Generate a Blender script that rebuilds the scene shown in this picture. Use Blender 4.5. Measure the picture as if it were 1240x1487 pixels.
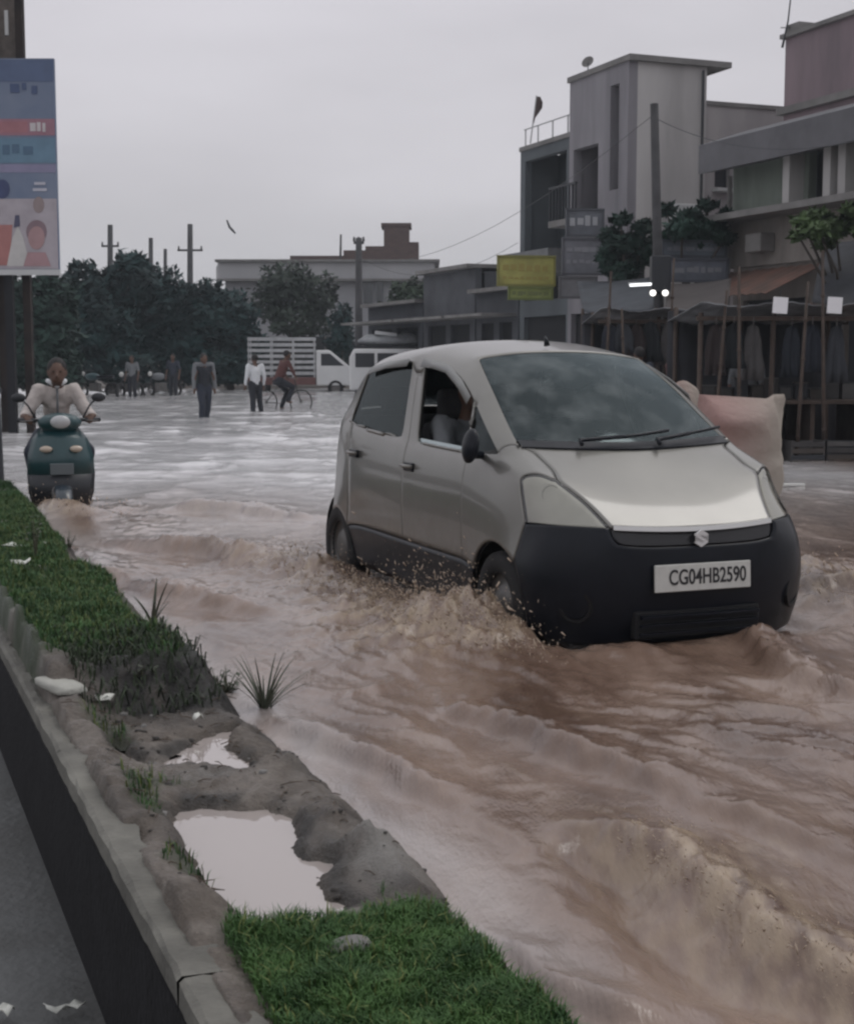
import bpy, bmesh, math, random
import numpy as np
from mathutils import Vector, Matrix
from math import sin, cos, pi, radians, sqrt

scene = bpy.context.scene
COL = scene.collection
for o in list(bpy.data.objects):
    bpy.data.objects.remove(o)

# ------------------------------------------------------------------ camera
FPX, CAMH, HORIZON = 2100.0, 1.288, 522.5          # focal length in photo pixels, eye height above the water
PITCH = math.atan((743.5 - HORIZON) / FPX)
cam_d = bpy.data.cameras.new('camera')
cam = bpy.data.objects.new('camera', cam_d)
COL.objects.link(cam)
cam.location = (0, 0, CAMH)
cam.rotation_euler = (pi / 2 - PITCH, 0, 0)
cam_d.sensor_fit = 'HORIZONTAL'
cam_d.sensor_width = 36.0
cam_d.lens = 36.0 * FPX / 1240.0
cam_d.clip_start = 0.05
cam_d.clip_end = 3000
scene.camera = cam

# ------------------------------------------------------------------ sky and light
world = bpy.data.worlds.new('World')
scene.world = world
world.use_nodes = True
SUN_EL, SUN_AZ = radians(58), radians(60)
def build_world():
    nt = world.node_tree
    N, L = nt.nodes, nt.links
    N.clear()
    out = N.new('ShaderNodeOutputWorld')
    bg = N.new('ShaderNodeBackground')
    sky = N.new('ShaderNodeTexSky')
    sky.sky_type = 'NISHITA'
    sky.sun_disc = False
    sky.sun_elevation = SUN_EL
    sky.sun_rotation = SUN_AZ
    sky.air_density = 2.0
    sky.dust_density = 6.0
    hs = N.new('ShaderNodeHueSaturation')
    hs.inputs['Saturation'].default_value = 0.25
    L.new(sky.outputs[0], hs.inputs['Color'])
    tc = N.new('ShaderNodeTexCoord')
    sep = N.new('ShaderNodeSeparateXYZ')
    L.new(tc.outputs['Generated'], sep.inputs[0])
    ramp = N.new('ShaderNodeValToRGB')
    e = ramp.color_ramp.elements
    e[0].position = 0.0; e[0].color = (4.7, 4.7, 4.95, 1)
    e[1].position = 1.0; e[1].color = (6.9, 6.9, 7.2, 1)
    m1 = e.new(0.05); m1.color = (4.9, 4.87, 5.12, 1)
    m2 = e.new(0.12); m2.color = (5.25, 5.15, 5.5, 1)
    m3 = e.new(0.26); m3.color = (5.75, 5.6, 6.05, 1)
    L.new(sep.outputs['Z'], ramp.inputs[0])
    mp = N.new('ShaderNodeMapping')
    mp.inputs['Scale'].default_value = (2.0, 2.0, 7.0)
    L.new(tc.outputs['Generated'], mp.inputs[0])
    nz = N.new('ShaderNodeTexNoise')
    nz.inputs['Scale'].default_value = 1.7
    nz.inputs['Detail'].default_value = 4
    nz.inputs['Roughness'].default_value = 0.45
    L.new(mp.outputs[0], nz.inputs['Vector'])
    mr = N.new('ShaderNodeMapRange')
    mr.inputs['From Min'].default_value = 0.3
    mr.inputs['From Max'].default_value = 0.7
    mr.inputs['To Min'].default_value = 0.90
    mr.inputs['To Max'].default_value = 1.08
    L.new(nz.outputs['Fac'], mr.inputs['Value'])
    mul = N.new('ShaderNodeVectorMath'); mul.operation = 'SCALE'
    L.new(ramp.outputs[0], mul.inputs[0]); L.new(mr.outputs[0], mul.inputs['Scale'])
    mix = N.new('ShaderNodeMixRGB')
    mix.inputs[0].default_value = 0.92               # a closed cloud deck over the clear sky
    L.new(hs.outputs[0], mix.inputs[1]); L.new(mul.outputs[0], mix.inputs[2])
    L.new(mix.outputs[0], bg.inputs[0])
    bg.inputs[1].default_value = 0.107
    L.new(bg.outputs[0], out.inputs[0])
build_world()
sun_d = bpy.data.lights.new('sun', 'SUN')
sun_d.energy = 0.5
sun_d.angle = radians(25)
sun_d.color = (1.0, 0.97, 0.94)
sun = bpy.data.objects.new('sun', sun_d)
COL.objects.link(sun)
sun.rotation_euler = (pi / 2 - SUN_EL, 0, pi - SUN_AZ)
vs = scene.view_settings
vs.view_transform = 'Standard'
vs.look = 'None'
vs.exposure = 0.12
vs.gamma = 1.0
vs.use_curve_mapping = False
scene.render.engine = 'CYCLES'
scene.cycles.use_denoising = True
scene.cycles.max_bounces = 8
scene.cycles.transparent_max_bounces = 12
scene.cycles.pixel_filter_type = 'BLACKMAN_HARRIS'
scene.cycles.filter_width = 2.5

# ------------------------------------------------------------------ coordinates
CP, SP = cos(PITCH), sin(PITCH)
def ray(px, py):
    a = (px - 620) / FPX; b = (743.5 - py) / FPX
    return Vector((a, CP + b * SP, b * CP - SP))
def gp(px, py, z=0.0):                     # point of the photograph on a level at height z
    d = ray(px, py); t = (z - CAMH) / d.z
    return Vector((d.x * t, d.y * t, z))
def at(px, py, Y):                         # point of the photograph at depth Y
    d = ray(px, py); t = Y / d.y
    return Vector((d.x * t, Y, CAMH + d.z * t))
ROAD = radians(21.65)
UX, UY = -sin(ROAD), cos(ROAD)             # along the road, away from the viewer
RX, RY = cos(ROAD), sin(ROAD)              # across the road to the right
def rd(s, t, z=0.0):
    return Vector((s * UX + t * RX, s * UY + t * RY, z))

rnd = random.Random(7)
# ------------------------------------------------------------------ numpy noise
_perm = np.random.RandomState(3).rand(256, 256)
def vnoise(x, y, seed=0):
    x = np.asarray(x, float) + seed * 17.31; y = np.asarray(y, float) + seed * 9.77
    xi = np.floor(x).astype(int); yi = np.floor(y).astype(int)
    fx = x - xi; fy = y - yi
    fx = fx * fx * fx * (fx * (fx * 6 - 15) + 10); fy = fy * fy * fy * (fy * (fy * 6 - 15) + 10)
    a = _perm[xi & 255, yi & 255]; b = _perm[(xi + 1) & 255, yi & 255]
    c = _perm[xi & 255, (yi + 1) & 255]; d = _perm[(xi + 1) & 255, (yi + 1) & 255]
    return (a * (1 - fx) + b * fx) * (1 - fy) + (c * (1 - fx) + d * fx) * fy
def fbm(x, y, oct=4, seed=0, gain=0.5):
    v = 0; a = 1; n = 0
    for i in range(oct):
        ca, sa = cos(i * 0.9), sin(i * 0.9)
        v = v + a * (vnoise((x * ca - y * sa) * 2 ** i, (x * sa + y * ca) * 2 ** i, seed + i * 3) - 0.5); n += a; a *= gain
    return v / n * 2
def ridged(x, y, oct=3, seed=0):
    v = 0; a = 1; n = 0
    for i in range(oct):
        w = 1 - np.abs(2 * vnoise(x * 2 ** i, y * 2 ** i, seed + 5 * i) - 1)
        v = v + a * w * w; n += a; a *= 0.5
    return v / n
def sstep(a, b, x):
    t = np.clip((x - a) / (b - a), 0, 1); return t * t * (3 - 2 * t)
def polydist(x, y, pts):
    """unsigned distance and signed side to a polyline"""
    best = np.full(np.shape(x), 1e9); side = np.zeros(np.shape(x)); par = np.zeros(np.shape(x)); acc = 0
    for (ax, ay), (bx, by) in zip(pts[:-1], pts[1:]):
        dx, dy = bx - ax, by - ay; L2 = dx * dx + dy * dy; L = sqrt(L2)
        t = np.clip(((x - ax) * dx + (y - ay) * dy) / L2, 0, 1)
        ex = x - ax - t * dx; ey = y - ay - t * dy
        d = np.hypot(ex, ey); m = d < best
        best = np.where(m, d, best); side = np.where(m, np.sign(dx * ey - dy * ex), side); par = np.where(m, acc + t * L, par); acc += L
    return best, side, par / acc

# ------------------------------------------------------------------ materials
MATS = {}
def mat(name, col, rough=0.7, metal=0.0, var=0.0, scale=6.0, bump=0.0, bscale=None, col2=None, coat=0.0, spec=0.5, emit=None, stretch=(1, 1, 1), ior=None):
    if name in MATS: return MATS[name]
    m = bpy.data.materials.new(name); m.use_nodes = True
    nt = m.node_tree; N, L = nt.nodes, nt.links
    p = N['Principled BSDF']
    p.inputs['Base Color'].default_value = (*col, 1)
    p.inputs['Roughness'].default_value = rough
    p.inputs['Metallic'].default_value = metal
    p.inputs['Specular IOR Level'].default_value = spec
    if ior: p.inputs['IOR'].default_value = ior
    p.inputs['Coat Weight'].default_value = coat
    p.inputs['Coat Roughness'].default_value = 0.08
    if emit:
        p.inputs['Emission Color'].default_value = (*emit[:3], 1); p.inputs['Emission Strength'].default_value = emit[3]
    if var > 0 or col2 or bump > 0:
        tc = N.new('ShaderNodeTexCoord'); mp = N.new('ShaderNodeMapping')
        mp.inputs['Scale'].default_value = stretch
        geo = N.new('ShaderNodeNewGeometry')
        L.new(geo.outputs['Position'], mp.inputs[0])
        nz = N.new('ShaderNodeTexNoise'); nz.inputs['Scale'].default_value = scale
        nz.inputs['Detail'].default_value = 6; nz.inputs['Roughness'].default_value = 0.62
        L.new(mp.outputs[0], nz.inputs['Vector'])
        if var > 0 or col2:
            rp = N.new('ShaderNodeValToRGB'); e = rp.color_ramp.elements
            c2 = col2 or tuple(max(0, c * (1 - var)) for c in col); c1 = col if col2 else tuple(min(1, c * (1 + var)) for c in col)
            e[0].position = 0.32; e[0].color = (*c2, 1); e[1].position = 0.68; e[1].color = (*c1, 1)
            L.new(nz.outputs['Fac'], rp.inputs[0]); L.new(rp.outputs[0], p.inputs['Base Color'])
        if bump > 0:
            n2 = N.new('ShaderNodeTexNoise'); n2.inputs['Scale'].default_value = bscale or scale * 4
            n2.inputs['Detail'].default_value = 5
            L.new(mp.outputs[0], n2.inputs['Vector'])
            b = N.new('ShaderNodeBump'); b.inputs['Strength'].default_value = bump; b.inputs['Distance'].default_value = 0.02
            L.new(n2.outputs['Fac'], b.inputs['Height']); L.new(b.outputs[0], p.inputs['Normal'])
    MATS[name] = m
    return m
def glass_mat(name, tint=(0.3, 0.36, 0.36), rough=0.03, base=0.12, gcol=(0.8, 0.9, 0.9), painted_glare=0.0):
    if name in MATS: return MATS[name]
    m = bpy.data.materials.new(name); m.use_nodes = True
    nt = m.node_tree; N, L = nt.nodes, nt.links; N.clear()
    out = N.new('ShaderNodeOutputMaterial'); mx = N.new('ShaderNodeMixShader')
    tr = N.new('ShaderNodeBsdfTransparent'); tr.inputs[0].default_value = (*tint, 1)
    gl = N.new('ShaderNodeBsdfGlossy'); gl.inputs[0].default_value = (*gcol, 1); gl.inputs['Roughness'].default_value = rough
    fr = N.new('ShaderNodeFresnel'); fr.inputs[0].default_value = 1.5
    ad = N.new('ShaderNodeMath'); ad.operation = 'ADD'; ad.inputs[1].default_value = base; ad.use_clamp = True
    L.new(fr.outputs[0], ad.inputs[0]); L.new(ad.outputs[0], mx.inputs[0])
    L.new(tr.outputs[0], mx.inputs[1]); L.new(gl.outputs[0], mx.inputs[2])
    if painted_glare > 0:                                   # patchy pale layer painting whitish reflections onto the glass
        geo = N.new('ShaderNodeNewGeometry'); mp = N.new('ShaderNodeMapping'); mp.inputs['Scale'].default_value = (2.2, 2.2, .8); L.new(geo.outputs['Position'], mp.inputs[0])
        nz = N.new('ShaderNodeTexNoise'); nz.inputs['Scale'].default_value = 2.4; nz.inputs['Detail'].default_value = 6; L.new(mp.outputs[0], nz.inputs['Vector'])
        mr = N.new('ShaderNodeMapRange'); mr.inputs['From Min'].default_value = .46; mr.inputs['From Max'].default_value = .72; mr.inputs['To Max'].default_value = painted_glare; L.new(nz.outputs['Fac'], mr.inputs['Value'])
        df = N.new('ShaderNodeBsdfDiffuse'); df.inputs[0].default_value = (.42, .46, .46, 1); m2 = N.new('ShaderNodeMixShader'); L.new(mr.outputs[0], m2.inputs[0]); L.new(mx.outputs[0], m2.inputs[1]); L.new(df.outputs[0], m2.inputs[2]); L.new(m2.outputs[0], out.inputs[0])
    else: L.new(mx.outputs[0], out.inputs[0])
    MATS[name] = m
    return m

# ------------------------------------------------------------------ mesh builder
class MB:
    def __init__(self): self.v = []; self.f = []
    def add(self, vs, fs):
        n = len(self.v); self.v += [tuple(p) for p in vs]; self.f += [tuple(i + n for i in q) for q in fs]; return self
    def box(self, c, s, R=None):
        hx, hy, hz = s[0] / 2, s[1] / 2, s[2] / 2
        vs = [Vector((x, y, z)) for z in (-hz, hz) for y in (-hy, hy) for x in (-hx, hx)]
        if R is not None: vs = [R @ p for p in vs]
        c = Vector(c)
        return self.add([p + c for p in vs], [(0, 2, 3, 1), (4, 5, 7, 6), (0, 1, 5, 4), (2, 6, 7, 3), (0, 4, 6, 2), (1, 3, 7, 5)])
    def beam(self, a, b, w, h=None, up=(0, 0, 1)):
        a, b = Vector(a), Vector(b); h = h or w; d = (b - a).normalized(); up = Vector(up)
        if abs(d.dot(up)) > 0.98: up = Vector((0, 1, 0))
        x = d.cross(up).normalized() * (w / 2); y = x.cross(d).normalized() * (h / 2)
        vs = [p + sx * x + sy * y for p in (a, b) for sx, sy in ((-1, -1), (1, -1), (1, 1), (-1, 1))]
        return self.add(vs, [(3, 2, 1, 0), (4, 5, 6, 7), (0, 1, 5, 4), (1, 2, 6, 5), (2, 3, 7, 6), (3, 0, 4, 7)])
    def tube(self, pts, r, n=8, cap=True):
        pts = [Vector(p) for p in pts]; rs = r if isinstance(r, (list, tuple)) else [r] * len(pts)
        vs = []; fs = []; ref = None
        for i, p in enumerate(pts):
            d = (pts[min(i + 1, len(pts) - 1)] - pts[max(i - 1, 0)]).normalized()
            if ref is None:
                ref = Vector((0, 0, 1)) if abs(d.z) < 0.9 else Vector((1, 0, 0))
            x = (ref - d * ref.dot(d)).normalized(); ref = x; y = d.cross(x)
            for k in range(n):
                a = 2 * pi * k / n; vs.append(p + (x * cos(a) + y * sin(a)) * rs[i])
        for i in range(len(pts) - 1):
            for k in range(n):
                fs.append((i * n + k, i * n + (k + 1) % n, (i + 1) * n + (k + 1) % n, (i + 1) * n + k))
        if cap:
            fs.append(tuple(range(n))[::-1]); fs.append(tuple(range((len(pts) - 1) * n, len(pts) * n)))
        return self.add(vs, fs)
    def ball(self, c, r, n=10, m=8, R=None):
        c = Vector(c); r = Vector((r, r, r)) if isinstance(r, (int, float)) else Vector(r)
        vs = []; fs = []
        for j in range(1, m):
            th = pi * j / m
            for i in range(n):
                a = 2 * pi * i / n; p = Vector((r.x * sin(th) * cos(a), r.y * sin(th) * sin(a), r.z * cos(th)))
                vs.append((R @ p if R else p) + c)
        t = Vector((0, 0, r.z)); b = Vector((0, 0, -r.z))
        vs.append((R @ t if R else t) + c); vs.append((R @ b if R else b) + c); T = len(vs) - 2; B = T + 1
        for j in range(m - 2):
            for i in range(n): fs.append((j * n + i, (j + 1) * n + i, (j + 1) * n + (i + 1) % n, j * n + (i + 1) % n))
        for i in range(n):
            fs.append((T, i, (i + 1) % n)); fs.append((B, (m - 2) * n + (i + 1) % n, (m - 2) * n + i))
        return self.add(vs, fs)
    def cap(self, a, ra, b, rb, n=10):
        self.tube([a, b], [ra, rb], n); self.ball(a, ra, n, 6); self.ball(b, rb, n, 6); return self
    def prism(self, poly, a, b):
        """poly: list of 3D points (planar), extruded by vector b-a"""
        d = Vector(b) - Vector(a); n = len(poly); p = [Vector(q) for q in poly]
        return self.add(p + [q + d for q in p], [tuple(range(n))[::-1], tuple(range(n, 2 * n))] + [(i, (i + 1) % n, n + (i + 1) % n, n + i) for i in range(n)])
    def lathe(self, c, axis, prof, n=24):
        """prof: list of (radius, offset along axis)"""
        c = Vector(c); ax = Vector(axis).normalized(); x = ax.orthogonal().normalized(); y = ax.cross(x)
        vs = []; fs = []; m = len(prof)
        for k in range(n):
            a = 2 * pi * k / n; d = x * cos(a) + y * sin(a)
            for r, o in prof: vs.append(c + d * r + ax * o)
        for k in range(n):
            for j in range(m - 1): fs.append((k * m + j, ((k + 1) % n) * m + j, ((k + 1) % n) * m + j + 1, k * m + j + 1))
        return self.add(vs, fs)
    def build(self, name, material, parent=None, smooth=False, bevel=0.0, remesh=0.0, seg=2):
        me = bpy.data.meshes.new(name); me.from_pydata(self.v, [], self.f); me.update()
        bm = bmesh.new(); bm.from_mesh(me); bmesh.ops.recalc_face_normals(bm, faces=bm.faces); bm.to_mesh(me); bm.free()
        o = bpy.data.objects.new(name, me); COL.objects.link(o)
        me.materials.append(material)
        if parent: o.parent = parent
        if bevel > 0:
            md = o.modifiers.new('bevel', 'BEVEL'); md.width = bevel; md.segments = seg; md.limit_method = 'ANGLE'
        if remesh > 0:
            md = o.modifiers.new('remesh', 'REMESH'); md.mode = 'VOXEL'; md.voxel_size = remesh; md.use_smooth_shade = True
            sm = o.modifiers.new('smooth', 'SMOOTH'); sm.factor = 0.5; sm.iterations = 3
        if smooth:
            for p in me.polygons: p.use_smooth = True
        return o
def tag(o, label, cat, group=None):
    o['label'] = label; o['category'] = cat
    if group: o['group'] = group
    return o
def struct(o): o['kind'] = 'structure'; return o
def thing(name, label, cat, loc=(0, 0, 0), rz=0.0, group=None):
    o = bpy.data.objects.new(name, None); COL.objects.link(o); o.location = loc; o.rotation_euler = (0, 0, rz); o.empty_display_size = 0.1
    return tag(o, label, cat, group)
def raw(name, vs, fs, material, parent=None, smooth=True):
    me = bpy.data.meshes.new(name); me.from_pydata([tuple(p) for p in vs], [], fs); me.update(); me.materials.append(material)
    o = bpy.data.objects.new(name, me); COL.objects.link(o)
    if parent: o.parent = parent
    if smooth:
        me.polygons.foreach_set('use_smooth', [True] * len(me.polygons))
    return o

# ================================================================== the setting: ground, forecourt, water
CARX, CARY, CARYAW, DEPTH = 0.9813, 7.2049, 0.3777, 0.182
CF = (sin(CARYAW), -cos(CARYAW)); CL = (-cos(CARYAW), -sin(CARYAW))
M_mud = mat('mud', (0.17, 0.135, 0.11), 0.55, var=0.35, scale=3, bump=0.4)
M_conc = mat('old_concrete', (0.205, 0.20, 0.175), 0.8, col2=(0.075, 0.073, 0.064), scale=3.3, bump=0.35, bscale=60)
M_floor = mat('forecourt_concrete', (0.10, 0.105, 0.105), 0.6, col2=(0.062, 0.064, 0.062), scale=3.2, bump=0.3, bscale=35)
M_wallface = mat('mould_and_shade_wall', (0.020, 0.020, 0.022), 0.9, spec=.2, col2=(0.012, 0.012, 0.013), scale=6, bump=0.4, bscale=40)  # near-black colour holds the face's shadow as well as damp and mould
struct(MB().add([(-700, -300, -.40), (700, -300, -.40), (700, 1200, -.40), (-700, 1200, -.40)], [(0, 1, 2, 3)]).build('ground', M_mud))
p = [rd(-4, -6, -.352), rd(-4, .60, -.352), rd(16, .60, -.352), rd(16, -6, -.352)]
struct(MB().add(p, [(0, 1, 2, 3)]).build('forecourt', M_floor))
M_asph = mat('asphalt', (0.05, 0.05, 0.05), 0.8, var=0.2, scale=20)
p = [rd(-4, 1.2, -.19), rd(-4, 26, -.19), rd(150, 26, -.19), rd(150, -40, -.19), rd(16.3, -40, -.19), rd(16.3, 1.2, -.19)]
struct(MB().add(p, [tuple(range(6))]).build('road', M_asph))

# low retaining wall between forecourt and verge, with its coping
wall = thing('retaining_wall', 'low retaining wall, face blackened by mould and painted shade, with grey concrete coping beside the verge', 'wall', rd(2, .57, -.35))
def w_(o): o.parent = wall; o.matrix_parent_inverse = Matrix.Translation(-wall.location); return o
def rbox(s0, s1, t0, t1, z0, z1):
    m = MB(); q = [rd(s0, t0), rd(s0, t1), rd(s1, t1), rd(s1, t0)]
    vs = [(a.x, a.y, z) for z in (z0, z1) for a in q]
    return m.add(vs, [(0, 1, 2, 3), (4, 7, 6, 5), (0, 4, 5, 1), (1, 5, 6, 2), (2, 6, 7, 3), (3, 7, 4, 0)])
def rough_strip(s0, s1, t0, t1, z0, z1, n, seed):
    vs = []; fs = []
    for i in range(n + 1):
        s = s0 + (s1 - s0) * i / n; r = random.Random(seed * 1000 + i)
        j = lambda a: r.uniform(-a, a)
        for (t, z, a) in ((t0, z0, 0), (t0, z1 - .008, .003), (t0 + .012, z1, .004), ((t0 + t1) / 2, z1, .003), (t1, z1 - .004, .016), (t1 + .01, z0, .01)):
            q = rd(s, t + j(a)); vs.append((q.x, q.y, z + j(a * .5)))
    for i in range(n):
        for k in range(5): fs.append((i * 6 + k, i * 6 + k + 1, i * 6 + 6 + k + 1, i * 6 + 6 + k))
    m = MB().add(vs, fs); return m
w_(rbox(-3, 16, .527, .60, -.40, .066).build('wall_face', M_wallface))
segs = [-3, -1.2, .6, 2.62, 4.35, 6.1, 7.9, 9.7, 11.5, 13.4, 16]
for i, (a, b) in enumerate(zip(segs[:-1], segs[1:])):
    o = rough_strip(a + .0015, b - .0015, .532, (.632 if a < 4 else .60) + rnd.uniform(-.006, .006), .03, .122 + rnd.uniform(-.004, .004), max(6, int((b - a) / .06)), i + 3).build('coping_slab', M_conc); w_(o)

# ------------------------------------------------------------------ verge: mud, mounds, hollows with standing water
def world2road(x, y): return x * UX + y * UY, x * RX + y * RY
PUD1 = [(245,1195),(262,1180),(290,1173),(340,1176),(392,1174),(425,1190),(440,1212),(428,1236),(433,1252),(470,1252),(486,1264),(478,1290),(492,1310),(512,1322),(470,1347),(440,1350),(402,1372),(372,1362),(350,1350),(318,1322),(305,1300),(290,1280),(276,1256),(262,1232)]
PUD2 = [(148,1072),(176,1084),(196,1108),(222,1112),(262,1092),(300,1070),(338,1062),(336,1085),(352,1100),(384,1114),(346,1128),(300,1122),(250,1124),(205,1117),(170,1100)]
def pworld(pp, z): return [(gp(a, b, z).x, gp(a, b, z).y) for a, b in pp]
PW1, PW2 = pworld(PUD1, .045), pworld(PUD2, .045)
def inpoly(x, y, poly):
    c = np.zeros(np.shape(x), bool); n = len(poly)
    for i in range(n):
        x1, y1 = poly[i]; x2, y2 = poly[(i + 1) % n]
        if abs(y2 - y1) < 1e-9: continue
        c ^= ((y1 > y) != (y2 > y)) & (x < (x2 - x1) * (y - y1) / (y2 - y1) + x1)
    return c
def sdpoly(x, y, poly):
    d, _, _ = polydist(x, y, poly + poly[:1]); return np.where(inpoly(x, y, poly), -d, d)
EDGE_S = np.array([-3, 2.36, 2.68, 2.93, 3.15, 3.67, 4.42, 5.25, 6.1, 7.38, 8.16, 9.7, 12.2, 13.6, 15.5, 17]); EDGE_T = np.array([1.15, 1.19, 1.21, 1.20, 1.27, 1.25, 1.25, 1.24, 1.17, 1.27, 1.17, 1.28, 1.36, 1.38, 1.0, .2])
def blob(s, t, s0, t0, rs, rt): return np.exp(-(((s - s0) / rs) ** 2 + ((t - t0) / rt) ** 2))
def verge_h(s, t, x, y):
    e = np.interp(s, EDGE_S, EDGE_T) + .085 * fbm(s * 3.1, t * 3.1, 5, 11, .6)
    inside = e - t
    base = .075 + .022 * fbm(s * 1.7, t * 1.7, 4, 2) + .085 * sstep(.78, .62, t) * np.clip(fbm(s * 3.5, t * 3.5, 4, 12) + .72, 0, 1.5)
    mound = sstep(4.92, 5.18, s + .10 * fbm(t * 3, s * 3, 3, 5)) * (.10 + .05 * sstep(.65, 1.1, t) * sstep(7.5, 5.2, s))
    mound2 = .05 * sstep(2.98, 2.72, s) * sstep(.64, .80, t)
    ridge = .012 * np.exp(-((s - 4.02 + .12 * (t - .9)) / .13) ** 2)
    lump = .075 * np.exp(-(((s - 3.22) / .16) ** 2 + ((t - 1.16) / .075) ** 2)) + .07 * np.exp(-(((s - 4.12) / .10) ** 2 + ((t - 1.19) / .10) ** 2)) + .04 * np.exp(-(((s - 3.52) / .15) ** 2 + ((t - 1.12) / .07) ** 2))
    lump = lump * (.75 + .9 * fbm(s * 7, t * 7, 4, 61, .6)) + .02 * (ridged(s * 12, t * 12, 3, 62) - .4) * np.clip(lump * 20, 0, 1)
    z = base + mound + mound2 + ridge + lump
    z = z + (.020 + .03 * blob(s, t, 5.12, 1.02, .35, .3)) * fbm(s * 8, t * 8, 5, 8, .65) + .016 * (ridged(s * 19, t * 19, 3, 9) - .4) * sstep(-.2, .4, fbm(s * 2.5, t * 2.5, 2, 19))
    for P in (PW1, PW2):
        d = sdpoly(x, y, P) + .042 * fbm(s * 15, t * 15, 5, 21, .65)
        k = sstep(.045, -.03, d)
        z = z * (1 - k) + (.045 + np.clip(d * .6, -.03, .035)) * k
    kk = sstep(.60, .565, t); z = z * (1 - kk) + .05 * kk
    k = sstep(.11, -.07, inside)
    z = z * (1 - k) + (-.02 - .14 * sstep(0.02, -.30, inside)) * k + .0
    return z
def grid_mesh(name, X, Y, Z, material, mask=None, attrs=None):
    ny, nx = X.shape
    idx = np.arange(ny * nx).reshape(ny, nx)
    q = np.stack([idx[:-1, :-1], idx[:-1, 1:], idx[1:, 1:], idx[1:, :-1]], -1).reshape(-1, 4)
    if mask is not None:
        mk = (mask[:-1, :-1] & mask[:-1, 1:] & mask[1:, 1:] & mask[1:, :-1]).reshape(-1); q = q[mk]
    co = np.stack([X, Y, Z], -1).reshape(-1, 3).astype(np.float32)
    used = np.zeros(len(co), bool); used[q.ravel()] = True; remap = np.cumsum(used) - 1
    co = co[used]; q = remap[q]
    me = bpy.data.meshes.new(name); me.vertices.add(len(co)); me.vertices.foreach_set('co', co.ravel())
    me.loops.add(len(q) * 4); me.loops.foreach_set('vertex_index', q.ravel().astype(np.int32))
    me.polygons.add(len(q)); me.polygons.foreach_set('loop_start', np.arange(0, len(q) * 4, 4, dtype=np.int32)); me.polygons.foreach_set('loop_total', np.full(len(q), 4, np.int32))
    me.polygons.foreach_set('use_smooth', np.ones(len(q), bool))
    for k, a in (attrs or {}).items():
        at_ = me.attributes.new(k, 'FLOAT', 'POINT'); at_.data.foreach_set('value', a.reshape(-1)[used].astype(np.float32))
    me.update(calc_edges=True); me.validate(); me.materials.append(material)
    o = bpy.data.objects.new(name, me); COL.objects.link(o); return o

def verge_material():
    m = bpy.data.materials.new('verge_soil'); m.use_nodes = True
    nt = m.node_tree; N, L = nt.nodes, nt.links; p = N['Principled BSDF']
    geo = N.new('ShaderNodeNewGeometry')
    def noise(sc, det=6, r=.6):
        n = N.new('ShaderNodeTexNoise'); n.inputs['Scale'].default_value = sc; n.inputs['Detail'].default_value = det; n.inputs['Roughness'].default_value = r
        L.new(geo.outputs['Position'], n.inputs['Vector']); return n
    n1 = noise(4.5); rp = N.new('ShaderNodeValToRGB'); e = rp.color_ramp.elements
    e[0].position = .3; e[0].color = (.055, .045, .036, 1); e[1].position = .72; e[1].color = (.23, .205, .18, 1)
    k = e.new(.5); k.color = (.12, .10, .082, 1)
    L.new(n1.outputs['Fac'], rp.inputs[0])
    n3 = noise(60, 4); mxx = N.new('ShaderNodeMixRGB'); mxx.blend_type = 'OVERLAY'; mxx.inputs[0].default_value = .5
    L.new(rp.outputs[0], mxx.inputs[1]); L.new(n3.outputs['Fac'], mxx.inputs[2])
    # two kinds of soil: pale cement-grey spill and black wet mud, painted on by where they lie
    a1 = N.new('ShaderNodeAttribute'); a1.attribute_name = 'grey'; mg = N.new('ShaderNodeMixRGB'); L.new(a1.outputs['Fac'], mg.inputs[0]); L.new(mxx.outputs[0], mg.inputs[1]); mg.inputs[2].default_value = (.205, .195, .18, 1)
    a2 = N.new('ShaderNodeAttribute'); a2.attribute_name = 'black'; mb = N.new('ShaderNodeMixRGB'); L.new(a2.outputs['Fac'], mb.inputs[0]); L.new(mg.outputs[0], mb.inputs[1]); mb.inputs[2].default_value = (.02, .019, .018, 1)
    a3 = N.new('ShaderNodeAttribute'); a3.attribute_name = 'turf'; mt = N.new('ShaderNodeMixRGB'); L.new(a3.outputs['Fac'], mt.inputs[0]); L.new(mb.outputs[0], mt.inputs[1]); mt.inputs[2].default_value = (.026, .046, .018, 1)
    L.new(mt.outputs[0], p.inputs['Base Color'])
    n2 = noise(2.2, 3); mr = N.new('ShaderNodeMapRange'); mr.inputs['From Min'].default_value = .35; mr.inputs['From Max'].default_value = .65; mr.inputs['To Min'].default_value = .22; mr.inputs['To Max'].default_value = .7
    L.new(n2.outputs['Fac'], mr.inputs['Value']); L.new(mr.outputs[0], p.inputs['Roughness'])
    n4 = noise(110, 5); b = N.new('ShaderNodeBump'); b.inputs['Strength'].default_value = .9; b.inputs['Distance'].default_value = .012
    L.new(n4.outputs['Fac'], b.inputs['Height']); L.new(b.outputs[0], p.inputs['Normal'])
    return m
def blob(s, t, s0, t0, rs, rt): return np.exp(-(((s - s0) / rs) ** 2 + ((t - t0) / rt) ** 2))
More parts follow.
